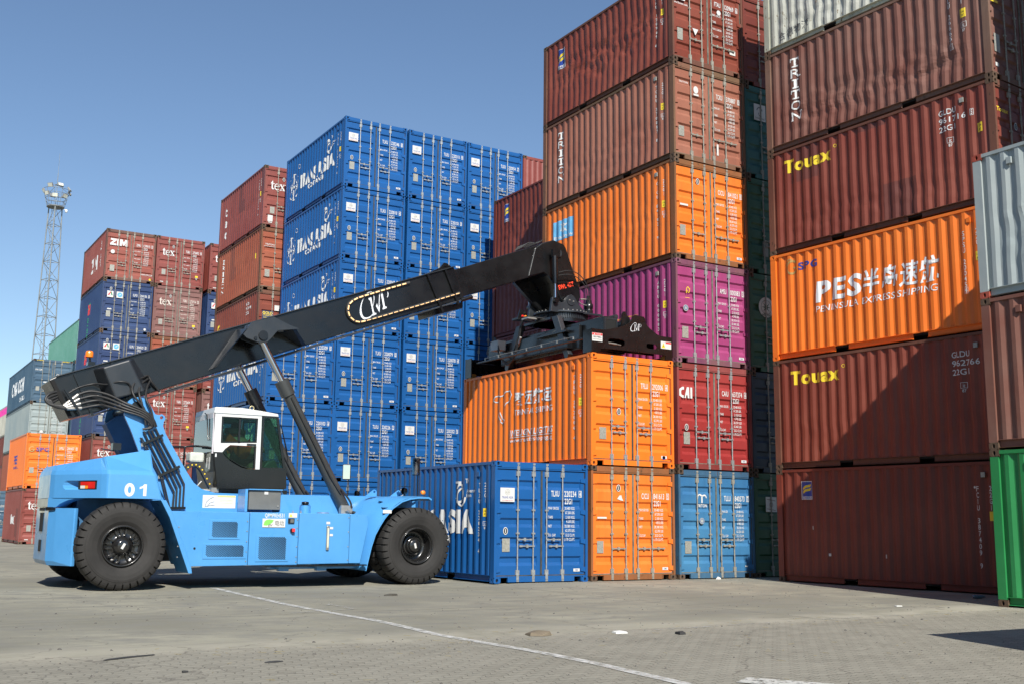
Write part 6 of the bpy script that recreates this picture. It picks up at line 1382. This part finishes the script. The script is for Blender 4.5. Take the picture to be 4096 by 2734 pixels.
pos = t.nodes.new("ShaderNodeNewGeometry"); sep = t.nodes.new("ShaderNodeSeparateXYZ"); L(t, pos.outputs['Position'], sep.inputs[0])
def mth(op, a, b_=None, c_=None):
    q = t.nodes.new("ShaderNodeMath"); q.operation = op
    for i, v in enumerate((a, b_, c_)):
        if v is None: continue
        if isinstance(v, (int, float)): q.inputs[i].default_value = v
        else: L(t, v, q.inputs[i])
    return q.outputs[0]
P1 = pos.outputs['Position']
big = tex(t, mapped(t, (1,1,1)), .22, 6, .6); med = tex(t, mapped(t, (1,1,1)), 1.6, 7, .65); fine = tex(t, mapped(t, (1,1,1)), 26, 5, .7); grit = tex(t, mapped(t, (1,1,1)), 130, 3, .7)
con = mixc(t, ramp(t, big, .40, .60), (.215,.208,.165,1), (.325,.312,.245,1))
con = mixc(t, ramp(t, med, .42, .68), con, (.215,.210,.18,1)); 
con = mixc(t, ramp(t, tex(t, mapped(t, (.35,2.2,1)), 1.2, 6, .65), .50, .72, (0,0,0,1), (.6,.6,.6,1)), con, (.16,.155,.135,1))   # tyre-swept bands
con = mixc(t, ramp(t, fine, .58, .72, (0,0,0,1), (.55,.55,.55,1)), con, (.15,.145,.125,1))
con = mixc(t, ramp(t, grit, .66, .74, (0,0,0,1), (.8,.8,.8,1)), con, (.45,.44,.38,1))
# pavers: zigzag interlocking blocks south of y = -9.2
wob = mth('ADD', mth('MULTIPLY', tex(t, mapped(t, (1,1,1)), .8, 3), .5), -9.45)
far_ = mth('LESS_THAN', sep.outputs[1], wob)
comb = t.nodes.new("ShaderNodeCombineXYZ")
zig = mth('MULTIPLY', mth('PINGPONG', sep.outputs[0], .056), .55)
zig2 = mth('MULTIPLY', mth('PINGPONG', sep.outputs[1], .056), .45)
L(t, mth('ADD', sep.outputs[0], zig2), comb.inputs[0]); L(t, mth('ADD', sep.outputs[1], zig), comb.inputs[1])
br = t.nodes.new("ShaderNodeTexBrick"); L(t, comb.outputs[0], br.inputs['Vector']); br.inputs['Scale'].default_value = 1
for k_, v_ in (('Brick Width', .225), ('Row Height', .1125), ('Mortar Size', .0045), ('Mortar Smooth', .3), ('Bias', 0)): br.inputs[k_].default_value = v_
br.inputs['Color1'].default_value = (1,1,1,1); br.inputs['Color2'].default_value = (.72,.72,.72,1); br.inputs['Mortar'].default_value = (0,0,0,1)
dust = ramp(t, tex(t, mapped(t, (1,1,1)), .9, 6, .7), .40, .62)
pv = mixc(t, br.outputs['Color'], (.10,.093,.075,1), (.275,.262,.215,1))
pvd = mixc(t, dust, pv, (.30,.285,.235,1)); pv = mixc(t, .52, pv, pvd)
pv = mixc(t, ramp(t, fine, .55, .70, (0,0,0,1), (.6,.6,.6,1)), pv, (.14,.135,.115,1))
pv = mixc(t, ramp(t, grit, .66, .74, (0,0,0,1), (.8,.8,.8,1)), pv, (.42,.41,.35,1))
col = mixc(t, far_, con, pv)
# pale sandy drift along the joint and slab joints, fine cracks
dr = mth('ABSOLUTE', mth('ADD', sep.outputs[1], 9.0)); drm = mth('MULTIPLY', ramp(t, dr, .12, .75, (.7,.7,.7,1), (0,0,0,1)), ramp(t, med, .35, .6))
col = mixc(t, drm, col, (.40,.375,.30,1))
def joint(coord, at_, w):
    return mth('LESS_THAN', mth('ABSOLUTE', mth('SUBTRACT', coord, mth('ADD', at_, mth('MULTIPLY', tex(t, mapped(t, (1,1,1)), 1.1, 3), .12)))), w)
for cc_, at_ in ((1, -.42), (1, -5.1), (0, -13.6), (0, -2.6)): col = mixc(t, mth('MULTIPLY', joint(sep.outputs[cc_], at_-.06, .012), .75), col, (.10,.095,.08,1))
vo = t.nodes.new("ShaderNodeTexVoronoi"); vo.feature = 'DISTANCE_TO_EDGE'; vo.inputs['Scale'].default_value = .55; vo.inputs['Randomness'].default_value = 1
wv = t.nodes.new("ShaderNodeVectorMath"); wv.operation = 'ADD'; nn = t.nodes.new("ShaderNodeTexNoise"); nn.inputs['Scale'].default_value = 1.5; nn.inputs['Detail'].default_value = 6; L(t, P1, nn.inputs['Vector']); L(t, P1, wv.inputs[0]); L(t, nn.outputs['Color'], wv.inputs[1]); L(t, wv.outputs[0], vo.inputs['Vector'])
ck = mth('MULTIPLY', mth('LESS_THAN', vo.outputs['Distance'], .006), ramp(t, big, .45, .55)); col = mixc(t, mth('MULTIPLY', ck, .5), col, (.11,.10,.085,1))
L(t, col, b.inputs['Base Color']); b.inputs['Roughness'].default_value = .9; b.inputs['Specular IOR Level'].default_value = .25
hgt = mth('ADD', mth('MULTIPLY', fine, .25), mth('MULTIPLY', grit, .12)); pvh = mth('MULTIPLY', br.outputs['Fac'], far_)
hgt = mth('SUBTRACT', hgt, mth('MULTIPLY', pvh, .75)); hgt = mth('SUBTRACT', hgt, mth('MULTIPLY', ck, .4)); hgt = mth('ADD', hgt, mth('MULTIPLY', med, .8))
bump(t, b, hgt, .012, .8)
me.materials.append(m); g = bpy.data.objects.new('ground', me); COL.objects.link(g); tag(g, 'grey yard surface, concrete with worn block paving in the foreground', None, None, 'structure')
# painted lines: worn white sheets following the ground
def sheet_line(name, pts, w, mat, label, lift=.004):
    pts = [Vector((a, b_, 0)) for a, b_ in pts]; P = []
    for a_, b_ in zip(pts, pts[1:]):
        k = max(1, int((b_-a_).length/.2)); P += [a_.lerp(b_, i/k) for i in range(k)]
    P.append(pts[-1]); vs = []; fs = []
    for i, p in enumerate(P):
        d = (P[min(i+1, len(P)-1)]-P[max(i-1, 0)]).normalized(); q = Vector((-d.y, d.x, 0))*w/2
        for s_ in (-1, 1): c_ = p+q*s_; vs.append((c_.x, c_.y, gz(c_.x, c_.y)+lift+.002))
    for i in range(len(P)-1): fs.append((2*i, 2*i+1, 2*i+3, 2*i+2))
    me = bpy.data.meshes.new(name); me.from_pydata(vs, [], fs); me.materials.append(mat)
    o = bpy.data.objects.new(name, me); COL.objects.link(o); tag(o, label, None, None, 'structure'); return o
LN = worn('line_paint_worn', (.58,.58,.55), .34, .58, 7); LN2 = worn('line_paint_faint', (.42,.42,.39), .47, .66, 6)
sheet_line('painted_line', [(-8.10,1.4),(-8.25,-3),(-8.30,-6.6),(-8.48,-8.8),(-8.38,-10.6),(-8.36,-11.8),(-8.5,-13.6),(-8.5,-16)], .13, LN, 'faded white line running towards the camera')
sheet_line('painted_mark', [(-8.9,-4.1),(-7.6,-3.6)], .09, LN2, 'faint white box mark beside the line', .0065); sheet_line('painted_mark', [(-8.85,-5.0),(-7.7,-4.6)], .09, LN2, 'second faint white box mark beside the line', .0065); sheet_line('painted_mark', [(-7.65,-3.5),(-7.7,-4.7)], .08, LN2, 'short faint cross stroke of the box mark', .009)
sheet_line('painted_line', [(3.4,-8.75),(1.2,-9.23),(-2.7,-9.21),(-6.4,-9.5)], .07, LN2, 'thin pale seam where concrete meets the paving', .004)
sheet_line('painted_line', [(-6.3,-16.2),(-7.3,-14.2),(-7.9,-13.2)], .34, worn('line_paint_cracked', (.52,.52,.48), .40, .50, 14), 'cracked white paint patch at the bottom edge', .0065)
# litter and debris
rnd = random.Random(5)
STONE = plain('stone_chip', (.10,.095,.085), .9, noise_amt=.4, scale=20)
b = MB()
for k in range(900):
    x = rnd.uniform(-13.5, 3.5); y = rnd.uniform(-15.5, 1.0)
    if x > -2.6 and y > -.1: continue
    if y > -.0 and x < -2.5: continue
    s_ = rnd.choice([.006,.008,.010,.014,.02 if rnd.random() < .25 else .009]); z = gz(x, y)
    a = rnd.uniform(0, pi); pts = [(x+s_*rnd.uniform(.7,1.4)*cos(a+i*2*pi/5), y+s_*rnd.uniform(.7,1.4)*sin(a+i*2*pi/5), z) for i in range(5)]
    top = [(x+(p[0]-x)*.5, y+(p[1]-y)*.5, z+s_*rnd.uniform(.5,.9)) for p in pts]; b.loft(pts, top)
o = b.build('gravel', STONE); tag(o, 'small stone chips and grit scattered over the yard', None, None, 'stuff')
b = MB()
for k in range(260):
    x = rnd.uniform(-12, 3); y = rnd.gauss(-11.3, 1.6) if k % 2 else rnd.gauss(-9.3, .5); a = rnd.uniform(0, pi); l = rnd.uniform(.02, .09)
    z = gz(x, y)+.004; b.tube([(x, y, z), (x+l*cos(a), y+l*sin(a), z+.003)], .0016, 3)
o = b.build('straw', plain('straw', (.33,.27,.12), .8)); tag(o, 'thin scattered straw bits on the pavers', None, None, 'stuff')
def scrap(name, x, y, pts, h, mat, label, cat, crumple=0):
    r_ = random.Random(int(x*100)); z = gz(x, y)+.001; b = MB()
    A = [(x+a_, y+b_, z+.002) for a_, b_ in pts]; B = [(x+a_*.93, y+b_*.93, z+h+crumple*r_.random()) for a_, b_ in pts]; b.loft(A, B)
    if crumple:
        c_ = (x, y, z+h+crumple*1.2); b.add(B+[c_], [(i, (i+1) % len(B), len(B)) for i in range(len(B))])
    o = b.build(name, mat); tag(o, label, cat); return o
BLK = plain('rubber_scrap', (.035,.035,.035), .8); PAP = plain('paper_scrap', (.60,.60,.57), .8); LEAF = plain('dead_leaf', (.16,.13,.09), .85)
scrap('rubber_strip', -12.05, -9.5, [(-.26,-.12),(-.1,-.05),(.25,.09),(.27,.13),(.0,.06),(-.2,-.05)], .010, BLK, 'long black rubber strip lying in the left foreground', 'debris')
scrap('rubber_scrap', -10.98, -10.39, [(-.09,-.02),(0,-.035),(.10,.0),(.06,.03),(-.03,.03)], .010, BLK, 'black leaf-shaped rubber scrap in the middle foreground', 'debris')
scrap('rubber_scrap', -11.85, -10.67, [(-.02,-.02),(.03,-.01),(.02,.02),(-.02,.02)], .015, BLK, 'tiny dark lump in the left foreground', 'debris')
scrap('dead_leaf', -7.43, -9.35, [(-.16,-.06),(-.05,-.14),(.10,-.10),(.18,.0),(.10,.14),(-.02,.10),(-.12,.12)], .004, LEAF, 'large curled dead leaf on the concrete near the line', 'leaf', .045)
scrap('dead_leaf', -5.82, -1.89, [(-.13,-.04),(0,-.09),(.14,-.03),(.16,.05),(.02,.07),(-.1,.05)], .012, plain('leaf_dark', (.06,.055,.045), .85), 'dark flattened leaf in front of the front tyre', 'leaf', .02)
scrap('paper_scrap', -6.43, -9.57, [(-.10,-.06),(.06,-.08),(.12,.02),(.0,.07),(-.08,.05)], .004, PAP, 'white crumpled paper scrap on the paving edge', 'litter', .025)
scrap('rubber_scrap', -5.86, -9.99, [(-.05,-.06),(.05,-.05),(.07,.03),(-.02,.07)], .02, BLK, 'small black scrap right of the white paper', 'debris', .015)
scrap('paper_scrap', .35, -8.05, [(-.05,-.02),(.08,-.03),(.10,.03),(-.03,.04)], .008, PAP, 'small white paper near the sand ridge', 'litter', .01)
scrap('paper_scrap', 3.55, -.22, [(-.10,-.04),(.04,-.06),(.10,.03),(-.02,.06)], .005, PAP, 'crumpled paper at the foot of the bright blue container', 'litter', .05)
o = MB().lathe([(0,0),(.03,.0),(.035,.02),(.035,.16),(.015,.20),(.015,.22),(0,.22)], (0,0,0), 'x', 16).build('plastic_bottle', plain('bottle_blue_grey', (.10,.14,.18), .3)); o.location = (3.45, -7.2, .036); o.rotation_euler = (0, 0, -.6); tag(o, 'discarded plastic bottle in the shade beside the right-hand stack', 'bottle')
o = sheet_line('oil_stain', [(-9.9,-1.2),(-9.2,-1.0)], .25, worn('stain', (.10,.095,.08), .5, .7, 3), 'dark stain beside the rear tyre', .0065)
bpy.data.objects.remove(_to)
